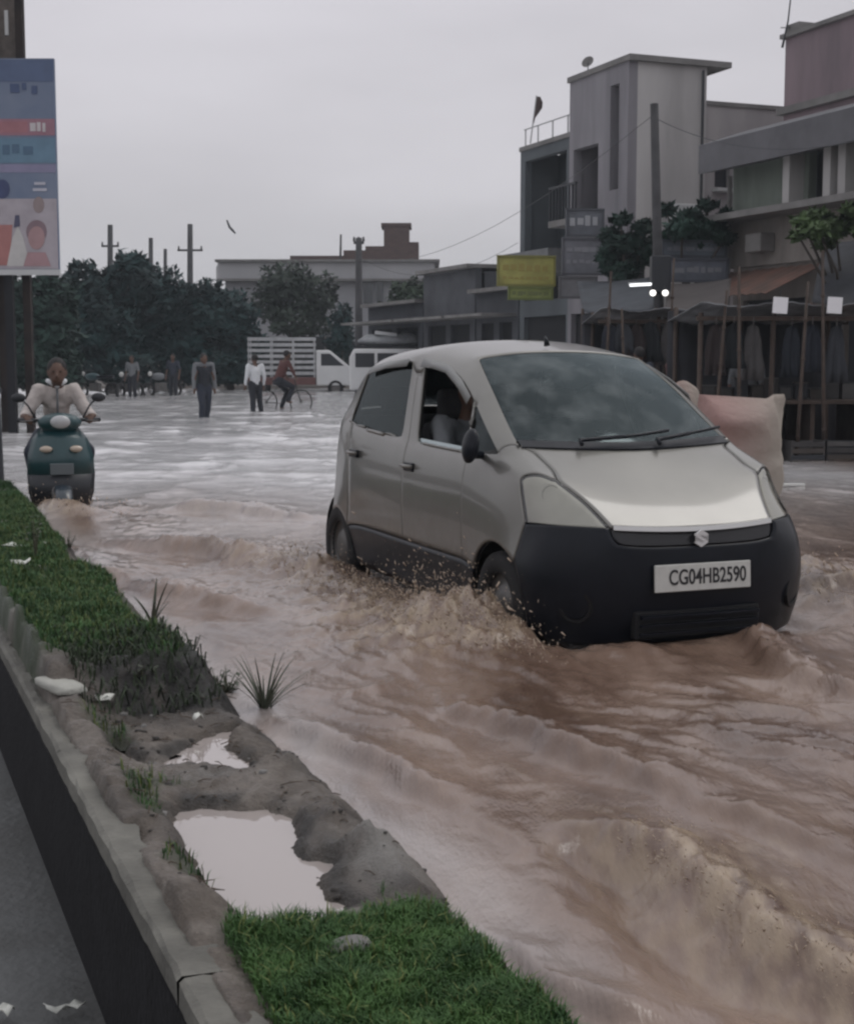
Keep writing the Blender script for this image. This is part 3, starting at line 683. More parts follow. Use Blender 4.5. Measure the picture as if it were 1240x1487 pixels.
def shell():
    bm = bmesh.new(); vr, vl = {}, {}
    cr = bm.edges.layers.float.new('crease_edge'); cv = bm.verts.layers.float.new('crease_vert')
    for n, q in V.items():
        vr[n] = bm.verts.new(q); vl[n] = vr[n] if abs(q[1]) < 1e-6 else bm.verts.new((q[0], -q[1], q[2]))
    labels = []
    for part, ns in F:
        for sd, vv in ((0, vr), (1, vl)):
            lab = part if part in CENTRE else part + '|' + str(sd)
            if lab not in labels: labels.append(lab)
            f = bm.faces.new([vv[n] for n in (ns if sd else ns[::-1])]); f.material_index = labels.index(lab); f.smooth = True
    for v in [v for v in bm.verts if not v.link_faces]: bm.verts.remove(v)
    bmesh.ops.recalc_face_normals(bm, faces=bm.faces)
    if sum((f.normal.dot(f.calc_center_median() - Vector((-1, 0, .7)))) for f in bm.faces) < 0: bmesh.ops.reverse_faces(bm, faces=bm.faces)
    for n_ in ('W5c', 'W7a', 'T7a', 'W8', 'T8', 'T11', 'W11', 'r8s0', 'g2k4', 'W5', 'r8k2', 'g3k2', 'g2ck4'):
        for vv in (vr, vl): vv[n_][cv] = .75
    sharp = {('front_bumper', 'headlight'): .75, ('front_bumper', 'fender'): .5, ('front_bumper', 'grille'): .8, ('grille', 'bonnet'): .8, ('body', 'windscreen'): 1.0, ('bonnet', 'windscreen'): .7, ('front_door', 'front_window'): 1.0,
             ('rear_door', 'rear_window'): 1.0, ('body', 'front_window'): 1.0, ('body', 'rear_window'): 1.0, ('body', 'quarter_window'): 1.0, ('fender', 'quarter_window'): 1.0, ('front_door', 'quarter_window'): 1.0, ('bonnet', 'headlight'): .45, ('fender', 'headlight'): .45}
    for e in bm.edges:
        if len(e.link_faces) == 2:
            a, b = sorted(labels[f.material_index].split('|')[0] for f in e.link_faces)
            e[cr] = sharp.get((a, b), sharp.get((b, a), 0))
        else: e[cr] = .3
    me = bpy.data.meshes.new('car_cage'); bm.to_mesh(me); bm.free()
    for i in range(len(labels)): me.materials.append(M_liner)
    o = bpy.data.objects.new('car_cage', me); COL.objects.link(o)
    md = o.modifiers.new('s', 'SUBSURF'); md.levels = 3; md.render_levels = 3
    dg = bpy.context.evaluated_depsgraph_get(); ev = o.evaluated_get(dg); m2 = ev.to_mesh()
    vs = [v.co.copy() for v in m2.vertices]; ns = [v.normal.copy() for v in m2.vertices]
    fs = [(p.material_index, tuple(p.vertices)) for p in m2.polygons]
    ev.to_mesh_clear(); bpy.data.objects.remove(o); bpy.data.meshes.remove(me)
    return labels, vs, ns, fs
labels, SV, SN, SF = shell()
def panel(name, lab, material, parent, gap=.0034, thick=.012, inset=0.0):
    k = labels.index(lab); fs = [q for i, q in SF if i == k]
    cnt = {}
    for q in fs:
        for a, b in zip(q, q[1:] + q[:1]): e = (min(a, b), max(a, b)); cnt[e] = cnt.get(e, 0) + 1
    bd = {}
    for (a, b), c in cnt.items():
        if c == 1: bd.setdefault(a, []).append(b); bd.setdefault(b, []).append(a)
    used = sorted({i for q in fs for i in q}); idx = {v: i for i, v in enumerate(used)}
    nb = {}
    for q in fs:
        c = sum((SV[i] for i in q), Vector()) / len(q)
        for i in q:
            if i in bd: nb.setdefault(i, []).append(c)
    vs = []
    for i in used:
        p = SV[i].copy()
        if i in nb and abs(p.y) > 1e-5 or i in nb and gap:
            c = sum(nb[i], Vector()) / len(nb[i]); d = c - p
            if i in bd and len(bd[i]) == 2:
                tdir = SV[bd[i][0]] - SV[bd[i][1]]
                if tdir.length > 1e-6: tdir.normalize(); d = d - tdir * d.dot(tdir)
            if d.length > 1e-6: p = p + d.normalized() * gap
        vs.append(CARM @ (p - SN[i] * inset))
    o = raw(name, vs, [tuple(idx[i] for i in q[::-1]) for q in fs], material, parent)
    if thick:
        md = o.modifiers.new('thickness', 'SOLIDIFY'); md.thickness = thick; md.offset = -1
    return o
def cmb(): return MB()
def cbuild(m, name, material, parent=car, **k):
    m.v = [tuple(CARM @ Vector(p)) for p in m.v]; return m.build(name, material, parent, **k)
body = panel('body', 'body', M_paint, car)
panel('bonnet', 'bonnet', M_paint, car); panel('front_bumper', 'front_bumper', M_black, car, thick=.03)
grille = panel('grille', 'grille', mat('grille_black', (.010, .010, .012), .3), car, inset=.010)
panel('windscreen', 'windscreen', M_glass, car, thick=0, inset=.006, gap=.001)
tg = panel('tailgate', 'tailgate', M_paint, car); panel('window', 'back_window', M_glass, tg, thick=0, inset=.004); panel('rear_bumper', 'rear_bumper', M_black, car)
M_visor = glass_mat('visor_plastic', tint=(.35, .35, .35), rough=.08, base=.12)
doors = {}
for sd in (0, 1):
    sg = 1 if sd == 0 else -1; S = '|%d' % sd
    panel('fender', 'fender' + S, M_paint, car); panel('sill_cladding', 'sill_cladding' + S, M_black, car)
    hl = panel('headlight', 'headlight' + S, M_lens, car, gap=.005, thick=0, inset=.0)
    panel('lamp_housing', 'headlight' + S, M_lamp, hl, gap=.006, thick=.004, inset=.014)
    ax_ = Vector((.80, sg * .42, .40))
    cbuild(MB().lathe((.380, sg * .592, .858), ax_, [(.046, -.012), (.046, -.004), (.040, -.004), (.037, -.014), (0, -.016)], 26), 'lamp_ring', M_bowl, hl, smooth=True)
    for nm in ('front', 'rear'):
        d = panel(nm + '_door', nm + '_door' + S, M_paint, car, thick=.018); doors[nm + S] = d
        if nm == 'front' and sd == 0:              # driver's window wound down: only the top edge of the pane shows
            pw = MB(); pw.v = [(-.37, .690, 1.00), (-1.05, .690, 1.01), (-1.055, .684, 1.045), (-.39, .684, 1.030)]; pw.f = [(0, 1, 2, 3)]; o_ = cbuild(pw, 'window', M_sglass, d)
        else: panel('window', nm + '_window' + S, M_sglass, d, thick=0, inset=.010, gap=-.004)
        hx, hz = (-1.065, .886) if nm == 'front' else (-2.00, .904)
        cbuild(MB().box((hx, sg * .741, hz), (.135, .020, .048)), 'handle_recess', M_black, d, bevel=.006)
        cbuild(MB().tube([(hx - .07, sg * .745, hz + .004), (hx - .055, sg * .768, hz + .006), (hx + .055, sg * .770, hz + .006), (hx + .07, sg * .747, hz + .004)], .011, 8), 'handle', M_paint, d, smooth=True)
    panel('quarter_window', 'quarter_window' + S, M_sglass, car, thick=0, inset=.008, gap=-.003)
    # rain visors above the side windows
    for nm, pts in (('front', [(-.44, .642, 1.262), (-.60, .622, 1.342), (-.81, .606, 1.418), (-1.0, .606, 1.440), (-1.17, .608, 1.448)]), ('rear', [(-1.38, .610, 1.450), (-1.75, .608, 1.434), (-2.08, .60, 1.396)])):
        vs = []; fs = []
        for (x, y, z) in pts: vs += [CARM @ Vector((x, sg * y, z + .026)), CARM @ Vector((x - .004, sg * (y + .020), z - .016))]
        for i in range(len(pts) - 1): fs.append((2 * i, 2 * i + 1, 2 * i + 3, 2 * i + 2))
        o = raw('rain_visor', vs, fs, mat('visor_grey', (.24, .245, .24), .3), doors[nm + S]); md = o.modifiers.new('t', 'SOLIDIFY'); md.thickness = .004
    # door mirror
    if sg > 0:
        mm = MB(); mm.ball((-.10, .79, 1.055), (.065, .038, .088), 14, 10, Matrix.Rotation(.15, 3, 'X')); mm.tube([(-.16, .70, 1.005), (-.12, .77, 1.01)], .022, 8)
        cbuild(mm, 'door_mirror', M_black, car, remesh=.008)
    # wheels
    for wx, zc in ((.075, .285), (-2.38, .285)):
        W = MB().lathe((wx, sg * .650, zc), (0, sg, 0), [(.165, -.07), (.235, -.078), (.268, -.060), (.275, -.03), (.275, .03), (.268, .06), (.235, .078), (.175, .070), (.165, .04)], 40)
        w = cbuild(W, 'wheel', M_rubber, car, smooth=True)
        cbuild(MB().lathe((wx, sg * .650, zc), (0, sg, 0), [(.172, .066), (.165, .03), (.12, .022), (.10, .045), (.04, .055), (0, .055)], 32), 'rim', M_rim, w, smooth=True)
        well = MB(); n = 18
        for k in range(n + 1):
            a = radians(-20) + radians(220) * k / n
            well.v += [(wx + .325 * cos(a), sg * .70, zc + .02 + .325 * sin(a)), (wx + .325 * cos(a), sg * .42, zc + .02 + .325 * sin(a))]
        for k in range(n): well.f.append((2 * k, 2 * k + 1, 2 * k + 3, 2 * k + 2))
        well.f.append(tuple(2 * k + 1 for k in range(n + 1)))
        cbuild(well, 'wheel_well', M_liner, car)
    fogr = MB().lathe((.605, sg * .575, .365), (.80, sg * .60, .0), [(.075, -.02), (.075, .012), (.060, .012), (.055, -.01), (0, -.012)], 24); cbuild(fogr, 'fog_lamp_recess', mat('recess_black', (.006, .006, .007), .5, spec=.3), car, smooth=False)
lowg = MB()
for zc in (.235, .275, .315): lowg.box((.70 + (zc - .235) * .25, 0, zc), (.05, .62, .012))
cbuild(lowg, 'intake_slats', M_black, car); cbuild(MB().box((.690, 0, .275), (.05, .66, .13)), 'lower_intake', M_liner, car, bevel=.01)
# dark inner skin seen through the shut lines
lin = [i for i, l in enumerate(labels) if 'window' not in l and 'windscreen' not in l]
raw('inner_skin', [CARM @ (SV[i] - SN[i] * .026) for i in range(len(SV))], [q for i, q in SF if i in lin], M_liner, car)
# cabin
m = MB().box((-1.2, 0, .27), (2.9, 1.30, .06)); m.box((-2.45, 0, .60), (.3, 1.2, .7)); m.box((.10, 0, .55), (.12, 1.3, .6)); cbuild(m, 'cabin_floor', M_liner)
d = MB(); d.prism([(.10, -.60, .98), (-.22, -.60, .985), (-.30, -.60, .93), (-.28, -.60, .72), (.10, -.60, .70)], (0, 0, 0), (0, 1.2, 0)); cbuild(d, 'dashboard', mat('dash_grey', (.045, .046, .048), .8), bevel=.02)
for sg in (1, -1):
    for sx, wd in ((-1.0, .44), (-1.95, .56)):
        m = MB().box((sx, sg * .32, .52), (.48, wd, .16)); m.box((sx - .28, sg * .32, .82), (.13, wd, .62), Matrix.Rotation(radians(-14), 3, 'Y')); s = cbuild(m, 'seat', M_seat, bevel=.04)
        cbuild(MB().box((sx - .38, sg * .32, 1.22), (.09, .24, .17)), 'headrest', M_seat, s, bevel=.03)
st = MB(); ring = [Vector((-.42, .33, .93)) + Matrix.Rotation(radians(-62), 3, 'Y') @ Vector((.17 * cos(a), .17 * sin(a), 0)) for a in [2 * pi * k / 24 for k in range(25)]]
st.tube(ring, .015, 8); st.beam(ring[0], ring[12], .03, .02); st.tube([(-.42, .33, .93), (-.2, .33, .82)], .025); cbuild(st, 'steering_wheel', M_black, smooth=True)
# cowl, wipers, aerial, chrome strip, badge, number plate
m = MB(); rw = [(.130, 0, 1.036), (.125, .12, 1.037), (.108, .25, 1.040), (.075, .42, 1.046), (.035, .58, 1.052)]; rw = [(x, -y, z) for x, y, z in rw[::-1][:-1]] + rw
for i, (x, y, z) in enumerate(rw): m.v += [(x + .006, y, z - .004), (x - .055, y, z + .030 - .004)]
m.f = [(2 * i, 2 * i + 1, 2 * i + 3, 2 * i + 2) for i in range(len(rw) - 1)]; o = cbuild(m, 'cowl', M_black); md = o.modifiers.new('t', 'SOLIDIFY'); md.thickness = .014; md.offset = 0
for y0, y1 in ((.30, -.22), (-.12, -.56)):
    w = MB(); n = 8; pts = []
    for k in range(n + 1):
        y = y0 + (y1 - y0) * k / n; up = .02 + .055 * k / n; ax = abs(y)
        x = float(np.interp(ax, [0, .25, .588], [.125, .105, .035])); z = 1.040 + .012 * ax / .5
        pts.append((x - up + .022, y, z + up * .70 + .022))
    w.tube(pts, .0085, 6); w.tube([(pts[0][0] + .03, y0, pts[0][2] - .02), pts[0], pts[4]], .011, 6); cbuild(w, 'wiper', M_black, smooth=True)
cbuild(MB().tube([(-.79, .04, 1.548), (-.80, .04, 1.578), (-.815, .04, 1.60)], [.017, .012, .005], 10), 'aerial', M_black, smooth=True)
m = MB(); pts = [(.697 - .18 * (abs(y) / .42) ** 2 * .25, y, .703 + .016 * (abs(y) / .42) ** 2) for y in np.linspace(-.42, .42, 25)]
for x, y, z in pts: m.v += [(x + .012, y, z - .008), (x + .008, y, z + .012), (x - .02, y, z + .010), (x - .012, y, z - .010)]
for i in range(24):
    for k in range(4): m.f.append((4 * i + k, 4 * i + (k + 1) % 4, 4 * i + 4 + (k + 1) % 4, 4 * i + 4 + k))
cbuild(m, 'chrome_strip', mat('chrome_trim', (.62, .62, .61), .3, metal=.6), smooth=False)
# badge: a slanted angular S made of two wedge strokes
S1 = [(.0, 1.0), (.88, .48), (.46, .22), (.0, .48), (-.26, .33), (.86, -.36), (.86, -.46), (.0, -1.0), (-.88, -.48), (-.46, -.22), (.0, -.48), (.26, -.33), (-.86, .36), (-.86, .46)]
bz, bs = .662, .040
poly = [(.728, -u * bs, bz + v * bs) for u, v in S1]
bd = MB(); cbm = bmesh.new()
fr = [cbm.verts.new(p_) for p_ in poly]; bk = [cbm.verts.new((p_[0] - .012, p_[1], p_[2])) for p_ in poly]
cbm.faces.new(fr); n = len(poly)
for i in range(n): cbm.faces.new((fr[i], bk[i], bk[(i + 1) % n], fr[(i + 1) % n]))
bmesh.ops.triangulate(cbm, faces=[f for f in cbm.faces if len(f.verts) > 4]); cbm.verts.index_update()
bd.v = [tuple(v.co) for v in cbm.verts]; bd.f = [tuple(v.index for v in f.verts) for f in cbm.faces]; cbm.free()
cbuild(bd, 'badge', mat('badge_silver', (.72, .72, .72), .35, metal=.3))
pl = cbuild(MB().box((.744, 0, .490), (.012, .505, .124), Matrix.Rotation(radians(-3), 3, 'Y')), 'number_plate', M_plate, bevel=.004)
def text_obj(name, body_, size, material, parent, M, extrude=.0012, sx=1.0, bold=0.0):
    cu = bpy.data.curves.new(name, 'FONT'); cu.body = body_; cu.size = size; cu.align_x = 'CENTER'; cu.align_y = 'CENTER'; cu.extrude = extrude; cu.offset = bold
    tmp = bpy.data.objects.new(name, cu); COL.objects.link(tmp)
    dg = bpy.context.evaluated_depsgraph_get(); me = bpy.data.meshes.new_from_object(tmp.evaluated_get(dg)); bpy.data.objects.remove(tmp)
    for v in me.vertices: v.co = M @ Vector((v.co.x * sx, v.co.y, v.co.z))
    me.materials.clear(); me.materials.append(material); o = bpy.data.objects.new(name, me); COL.objects.link(o); o.parent = parent; return o
M4 = CARM @ Matrix.Translation((.7515, -.022, .490)) @ Matrix.Rotation(radians(-3), 4, 'Y') @ Matrix(((0, 0, 1, 0), (-1, 0, 0, 0), (0, 1, 0, 0), (0, 0, 0, 1)))
text_obj('plate_lettering', 'CG04HB2590', .098, M_ink, pl, M4, .0012, .73, .0014)

# ================================================================== people and other vehicles
M_skin = mat('skin', (.105, .058, .04), .6, var=.1)
FOLD = bpy.data.textures.new('cloth_folds', 'CLOUDS'); FOLD.noise_scale = .085; FOLD.noise_depth = 2
M_hair = mat('hair', (.010, .009, .009), .7)
def person(label, loc, rz, J, shirt, pants, group=None, voxel=.016, hair=True, fingers=False, sleeve=.55, girth=1.0):
    """J: joints in metres from the feet; +y is forward (the way the person faces)"""
    root = thing('person', label, 'person', loc, rz, group)
    b = MB(); V3 = Vector
    hd = V3(J['head']); nk = V3(J['neck']); ch = V3(J['chest']); pv = V3(J['pelvis'])
    fw = V3(J.get('look', (0, 1, 0))).normalized(); rt = fw.cross(V3((0, 0, 1))).normalized()
    b.cap(pv, .105 * girth, ch, .125 * girth); b.cap(ch, .115 * girth, nk - V3((0, 0, .03)), .06); b.cap(nk - V3((0, 0, .04)), .055, hd - V3((0, 0, .03)), .05)
    Rh = Matrix((rt, fw, V3((0, 0, 1)))).transposed()
    b.ball(hd, (.076, .095, .112), 14, 12, Rh); b.ball(hd + fw * .045 - V3((0, 0, .05)), (.055, .055, .06), 12, 8, Rh)
    b.cap(hd + fw * .092 + V3((0, 0, .01)), .008, hd + fw * .112 - V3((0, 0, .025)), .014, 6)
    for s in (-1, 1): b.ball(hd + rt * s * .078 - V3((0, 0, .008)), (.012, .02, .032), 8, 6, Rh)
    for s in ('l', 'r'):
        sh, el, wr = (V3(J[s + k]) for k in ('sh', 'el', 'wr')); hp, kn, an = (V3(J[s + k]) for k in ('hp', 'kn', 'an'))
        b.cap(ch + (sh - ch) * .5, .085, sh, .062); b.cap(sh, .056, el, .042); b.cap(el, .041, wr, .029)
        d = (wr - el).normalized(); hdir = V3(J.get(s + 'hand', d)).normalized()
        pm = wr + hdir * .07; b.cap(wr, .028, pm, .034, 8)
        side = hdir.cross(V3((0, 0, 1)));
        if side.length < .1: side = V3((1, 0, 0))
        side.normalize(); curl = V3(J.get('curl', (0, 0, -1)))
        for k, ln in enumerate((.07, .08, .075, .06)):
            q0 = pm + side * (k - 1.5) * .019 + hdir * .018; q1 = q0 + (hdir * .75 + curl * .35).normalized() * ln * .5; q2 = q1 + (hdir * .2 + curl).normalized() * ln * .5
            b.cap(q0, .0095, q1, .0088, 6); b.cap(q1, .0088, q2, .008, 6)
        inn = -1 if (wr - ch).dot(side) > 0 else 1
        t0 = wr + hdir * .03 + side * inn * .028; t1 = t0 + (hdir * .6 + side * inn * .7).normalized() * .035; b.cap(t0, .013, t1, .011, 6); b.cap(t1, .011, t1 + (hdir + curl * .3).normalized() * .028, .009, 6)
        b.cap(pv + (hp - pv) * .4, .10, hp, .088); b.cap(hp, .085, kn, .057); b.cap(kn, .056, kn + (an - kn) * .35, .054); b.cap(kn + (an - kn) * .35, .054, an, .038)
        b.cap(an - V3((0, 0, .02)), .036, an + fw * .13 - V3((0, 0, .045)), .03, 8)
    b.build('body', M_skin, root, remesh=voxel)
    c = MB(); g = .022
    c.cap(pv + V3((0, 0, -.02)), .122 * girth, ch, .142 * girth); c.cap(ch, .135 * girth, nk - V3((0, 0, .075)), .072)
    for s in ('l', 'r'):
        sh, el, wr = (V3(J[s + k]) for k in ('sh', 'el', 'wr'))
        c.cap(ch + (sh - ch) * .4, .10, sh, .070); e = sh + (el - sh) * min(1, sleeve * 1.6); c.cap(sh, .068, e, .054)
        if sleeve > .7: c.cap(el, .050, el + (wr - el) * (sleeve - .5) * 1.8, .041)
    so = c.build('shirt', shirt, root, remesh=voxel); dm = so.modifiers.new('folds', 'DISPLACE'); dm.texture = FOLD; dm.strength = .028; dm.mid_level = .5; dm.texture_coords = 'LOCAL'
    c = MB(); c.cap(pv - V3((.05, 0, .04)), .12, pv - V3((-.05, 0, .04)), .12)
    for s in ('l', 'r'):
        hp, kn, an = (V3(J[s + k]) for k in ('hp', 'kn', 'an'))
        c.cap(pv + (hp - pv) * .5, .115, hp, .105); c.cap(hp, .103, kn, .076); c.cap(kn, .076, kn + (an - kn) * .92, .062)
    c.build('trousers', pants, root, remesh=voxel)
    if hair:
        c = MB(); c.ball(hd + V3((0, 0, .028)) - fw * .018, (.084, .096, .098), 14, 10, Rh); c.build('hair', M_hair, root, smooth=True)
    e = MB()
    for s in (-1, 1): e.ball(hd + fw * .088 + rt * s * .031 + V3((0, 0, .012)), (.008, .006, .006), 8, 6, Rh)
    e.build('eyes', M_hair, root, smooth=True)
    return root
def standing(h=1.65, **k):
    f = h / 1.7
    J = {'head': (0, .02, 1.58), 'neck': (0, 0, 1.45), 'chest': (0, 0, 1.24), 'pelvis': (0, 0, .95),
         'rsh': (.185, 0, 1.39), 'rel': (.25, -.03, 1.11), 'rwr': (.26, .06, .87), 'lsh': (-.185, 0, 1.39), 'lel': (-.25, -.03, 1.11), 'lwr': (-.26, .06, .87),
         'rhp': (.095, 0, .90), 'rkn': (.10, .03, .49), 'ran': (.10, -.01, .09), 'lhp': (-.095, 0, .90), 'lkn': (-.10, .03, .49), 'lan': (-.10, -.01, .09)}
    J.update(k)
    return {n: (tuple(c * f for c in q) if n not in ('look', 'curl') else q) for n, q in J.items()}
M_beige = mat('beige_shirt', (.50, .455, .43), .9, var=.12, scale=10, bump=.5, bscale=14)
M_white = mat('white_cloth', (.62, .64, .66), .9, var=.08, scale=8, bump=.4, bscale=12)
M_darkc = mat('dark_cloth', (.022, .025, .032), .9)
M_navy = mat('navy_cloth', (.028, .034, .05), .9)
M_maroon = mat('maroon_cloth', (.10, .045, .042), .9)
M_grey = mat('grey_cloth', (.16, .17, .18), .9)
M_teal = mat('teal_paint', (.012, .052, .060), .4, coat=.3, var=.1)
M_dark = mat('dark_plastic', (.018, .021, .026), .45)
M_tint = glass_mat('dark_window', tint=(.08, .09, .1), base=.10)

def scooter(label, loc, rz, paint):
    R = thing('motor_scooter', label, 'scooter', loc, rz)     # +y forward
    a = MB(); n = 12
    prof = [(.30, .23, .27), (.34, .275, .42), (.35, .285, .58), (.33, .275, .74), (.27, .235, .88), (.22, .16, .98)]
    for (y, w, z) in prof:
        for k in range(n + 1):
            u = -1 + 2 * k / n; a.v.append((w * u, y + .13 * (1 - u * u) ** .8, z))
    for i in range(len(prof) - 1):
        for k in range(n): a.f.append((i * (n + 1) + k, i * (n + 1) + k + 1, (i + 1) * (n + 1) + k + 1, (i + 1) * (n + 1) + k))
    lo = MB(); lo.v = a.v[:3 * (n + 1)]; lo.f = a.f[:2 * n]; a.f = [tuple(i - 2 * (n + 1) for i in f) for f in a.f[2 * n:]]; a.v = a.v[2 * (n + 1):]
    o = lo.build('lower_apron', M_dark, R, smooth=True); md = o.modifiers.new('t', 'SOLIDIFY'); md.thickness = .03
    o = a.build('front_apron', paint, R, smooth=True); md = o.modifiers.new('t', 'SOLIDIFY'); md.thickness = .03
    MB().box((0, .487, .63), (.20, .016, .10)).build('indicator_panel', mat('smoked_lens', (.10, .12, .13), .1, coat=.5), o, bevel=.02)
    for s in (-1, 1): MB().ball((s * .125, .445, .80), (.055, .03, .03), 10, 8).build('indicator', mat('indicator_lens', (.5, .42, .34), .15, coat=.5), o, smooth=True)
    h = MB(); h.ball((0, .30, 1.02), (.19, .11, .085), 18, 12); h.ball((0, .36, 1.03), (.12, .075, .075), 14, 10); hc = h.build('handlebar_cover', paint, R, remesh=.012)
    MB().ball((0, .415, 1.03), (.085, .035, .058), 16, 10).build('headlight', mat('scooter_lamp', (.45, .46, .47), .1, coat=.6), hc, smooth=True)
    MB().tube([(-.34, .20, 1.04), (-.2, .27, 1.04), (.2, .27, 1.04), (.34, .20, 1.04)], .015, 8).build('handlebar', M_dark, R, smooth=True)
    for s in (-1, 1):
        MB().tube([(s * .22, .262, 1.04), (s * .345, .198, 1.04)], .021, 10).build('grip', M_dark, R, smooth=True)
        MB().tube([(s * .22, .31, 1.04), (s * .33, .26, 1.03)], .007, 6).build('brake_lever', M_rim, R, smooth=True)
        mi = MB().tube([(s * .20, .28, 1.06), (s * .26, .27, 1.17), (s * .30, .27, 1.21)], .008, 6).build('mirror_stalk', M_dark, R, smooth=True)
        MB().ball((s * .335, .27, 1.235), (.062, .022, .04), 12, 8).build('mirror', M_dark, mi, smooth=True)
    MB().lathe((0, .55, .23), (1, 0, 0), [(.135, -.04), (.195, -.048), (.225, -.025), (.23, 0), (.225, .025), (.195, .048), (.135, .04)], 28).build('front_wheel', M_rubber, R, smooth=True)
    MB().lathe((0, .55, .23), (1, 0, 0), [(.138, -.035), (.10, -.012), (.04, -.05), (.04, .05), (.10, .012), (.138, .035)], 24).build('front_rim', M_rim, R, smooth=True)
    f = MB(); m = 10
    for i in range(m + 1):
        an = radians(20 + 130 * i / m)
        for k, (dx, dr) in enumerate(((-.075, .235), (-.06, .262), (0, .275), (.06, .262), (.075, .235))): f.v.append((dx, .55 + dr * cos(an), .23 + dr * sin(an)))
    for i in range(m):
        for k in range(4): f.f.append((i * 5 + k, i * 5 + k + 1, i * 5 + 6 + k, i * 5 + 5 + k))
    o = f.build('front_mudguard', mat('navy_paint', (.02, .032, .045), .3, coat=.4), R, smooth=True); md = o.modifiers.new('t', 'SOLIDIFY'); md.thickness = .012
    for s in (-1, 1): MB().tube([(s * .075, .55, .23), (s * .07, .46, .45), (s * .03, .40, .6)], .018, 8).build('fork_leg', M_rim, R, smooth=True)
    MB().box((0, .02, .30), (.36, .56, .07)).build('floorboard', M_dark, R, bevel=.02)
    b = MB(); b.ball((0, -.52, .56), (.20, .48, .24), 18, 12); b.box((0, -.25, .50), (.26, .2, .36)); b.build('rear_body', paint, R, remesh=.02)
    b = MB(); b.ball((0, -.45, .77), (.15, .40, .065), 16, 10); b.box((0, -.45, .76), (.25, .6, .06)); b.build('seat', M_black, R, remesh=.02)
    MB().lathe((0, -.70, .23), (1, 0, 0), [(.135, -.045), (.195, -.052), (.225, -.03), (.23, 0), (.225, .03), (.195, .052), (.135, .045)], 28).build('rear_wheel', M_rubber, R, smooth=True)
    return R
SC = gp(90, 742, 0); SC_RZ = math.atan2(SC.x, -SC.y) + .05                   # +y of the scooter points at the viewer
SLOC = (SC.x - .13, SC.y + .45, -.27)
scooter('teal motor scooter ridden through the water beside the verge', SLOC, SC_RZ, M_teal)
rider = {'head': (.0, .09, 1.455), 'neck': (0, -.03, 1.36), 'chest': (0, -.12, 1.20), 'pelvis': (0, -.28, .90), 'look': (.05, 1, -.1),
         'rsh': (.150, -.06, 1.285), 'rel': (.265, .02, 1.075), 'rwr': (.295, .16, 1.07), 'lsh': (-.150, -.06, 1.285), 'lel': (-.265, .02, 1.075), 'lwr': (-.295, .16, 1.07),
         'rhand': (-.3, .8, -.05), 'lhand': (.3, .8, -.05),
         'rhp': (.12, -.24, .86), 'rkn': (.23, .17, .76), 'ran': (.17, .12, .38), 'lhp': (-.12, -.24, .86), 'lkn': (-.23, .17, .76), 'lan': (-.17, .12, .38)}
person('rider in a beige shirt gripping the teal scooter handlebar', SLOC, SC_RZ, rider, M_beige, M_navy, voxel=.010, sleeve=.95, girth=.86)

RP = [o for o in COL.objects if o.get('label', '').startswith('rider in a beige')][0]
m = MB(); m.tube([(-.075, -.07, 1.375), (-.06, .01, 1.365), (0, .045, 1.325), (.06, .01, 1.365), (.075, -.07, 1.375)], .020, 8); m.build('collar', M_white, RP, smooth=True)
m = MB(); m.tube([(0, .045, 1.31), (0, .05, 1.2), (0, .02, 1.05)], .010, 6); m.build('button_placket', M_grey, RP, smooth=True)
# the driver, seen dimly through the open window and the windscreen
person('driver in a dim grey shirt at the steering wheel of the hatchback', (CARX, CARY, -DEPTH), pi + CARYAW, {'head': (.34, -1.12, 1.30), 'neck': (.34, -1.17, 1.17), 'chest': (.34, -1.17, .97), 'pelvis': (.34, -1.06, .69), 'look': (-.1, 1, -.05),
    'rsh': (.52, -1.13, 1.10), 'rel': (.56, -.90, .88), 'rwr': (.47, -.60, .97), 'lsh': (.16, -1.13, 1.10), 'lel': (.12, -.90, .88), 'lwr': (.20, -.60, .97), 'rhand': (-.1, 1, .1), 'lhand': (.1, 1, .1),
    'rhp': (.43, -1.02, .66), 'rkn': (.44, -.62, .70), 'ran': (.42, -.28, .42), 'lhp': (.25, -1.02, .66), 'lkn': (.24, -.62, .70), 'lan': (.26, -.28, .42)}, M_grey, M_navy, voxel=.014, sleeve=.6, girth=.9)
# people wading on the far side of the water
def wader(px, py, label, rz, J, shirt, pants, **k):
    q = gp(px, py, 0); return person(label, (q.x, q.y, -.19), rz, J, shirt, pants, voxel=.018, **k)
wader(371, 597, 'man in a loose white shirt and dark trousers wading beside the caged pickup', .5, standing(1.62, rkn=(.16, .10, .49), ran=(.17, -.02, .09), lkn=(-.09, -.06, .49), lan=(-.14, -.16, .10)), M_white, M_darkc, sleeve=.95)
dk = wader(297, 606, 'dark-clothed person with pale sleeves wading alone in the open water', pi + .5, standing(1.62, rel=(.24, .02, 1.13), rwr=(.25, .03, .92), lel=(-.24, .02, 1.13), lwr=(-.25, .03, .92), rkn=(.11, .16, .50), ran=(.11, .08, .12), lkn=(-.10, -.02, .48), lan=(-.11, -.20, .12)), M_darkc, M_navy, sleeve=.2)
c = MB()
for s in (-1, 1): c.cap((s * .19, 0, 1.36), .068, (s * .235, 0, 1.08), .058); c.cap((s * .235, 0, 1.08), .055, (s * .245, .03, .86), .045)
c.cap((-.19, 0, 1.37), .065, (.19, 0, 1.37), .065); c.build('sleeves', M_grey, dk, remesh=.016)

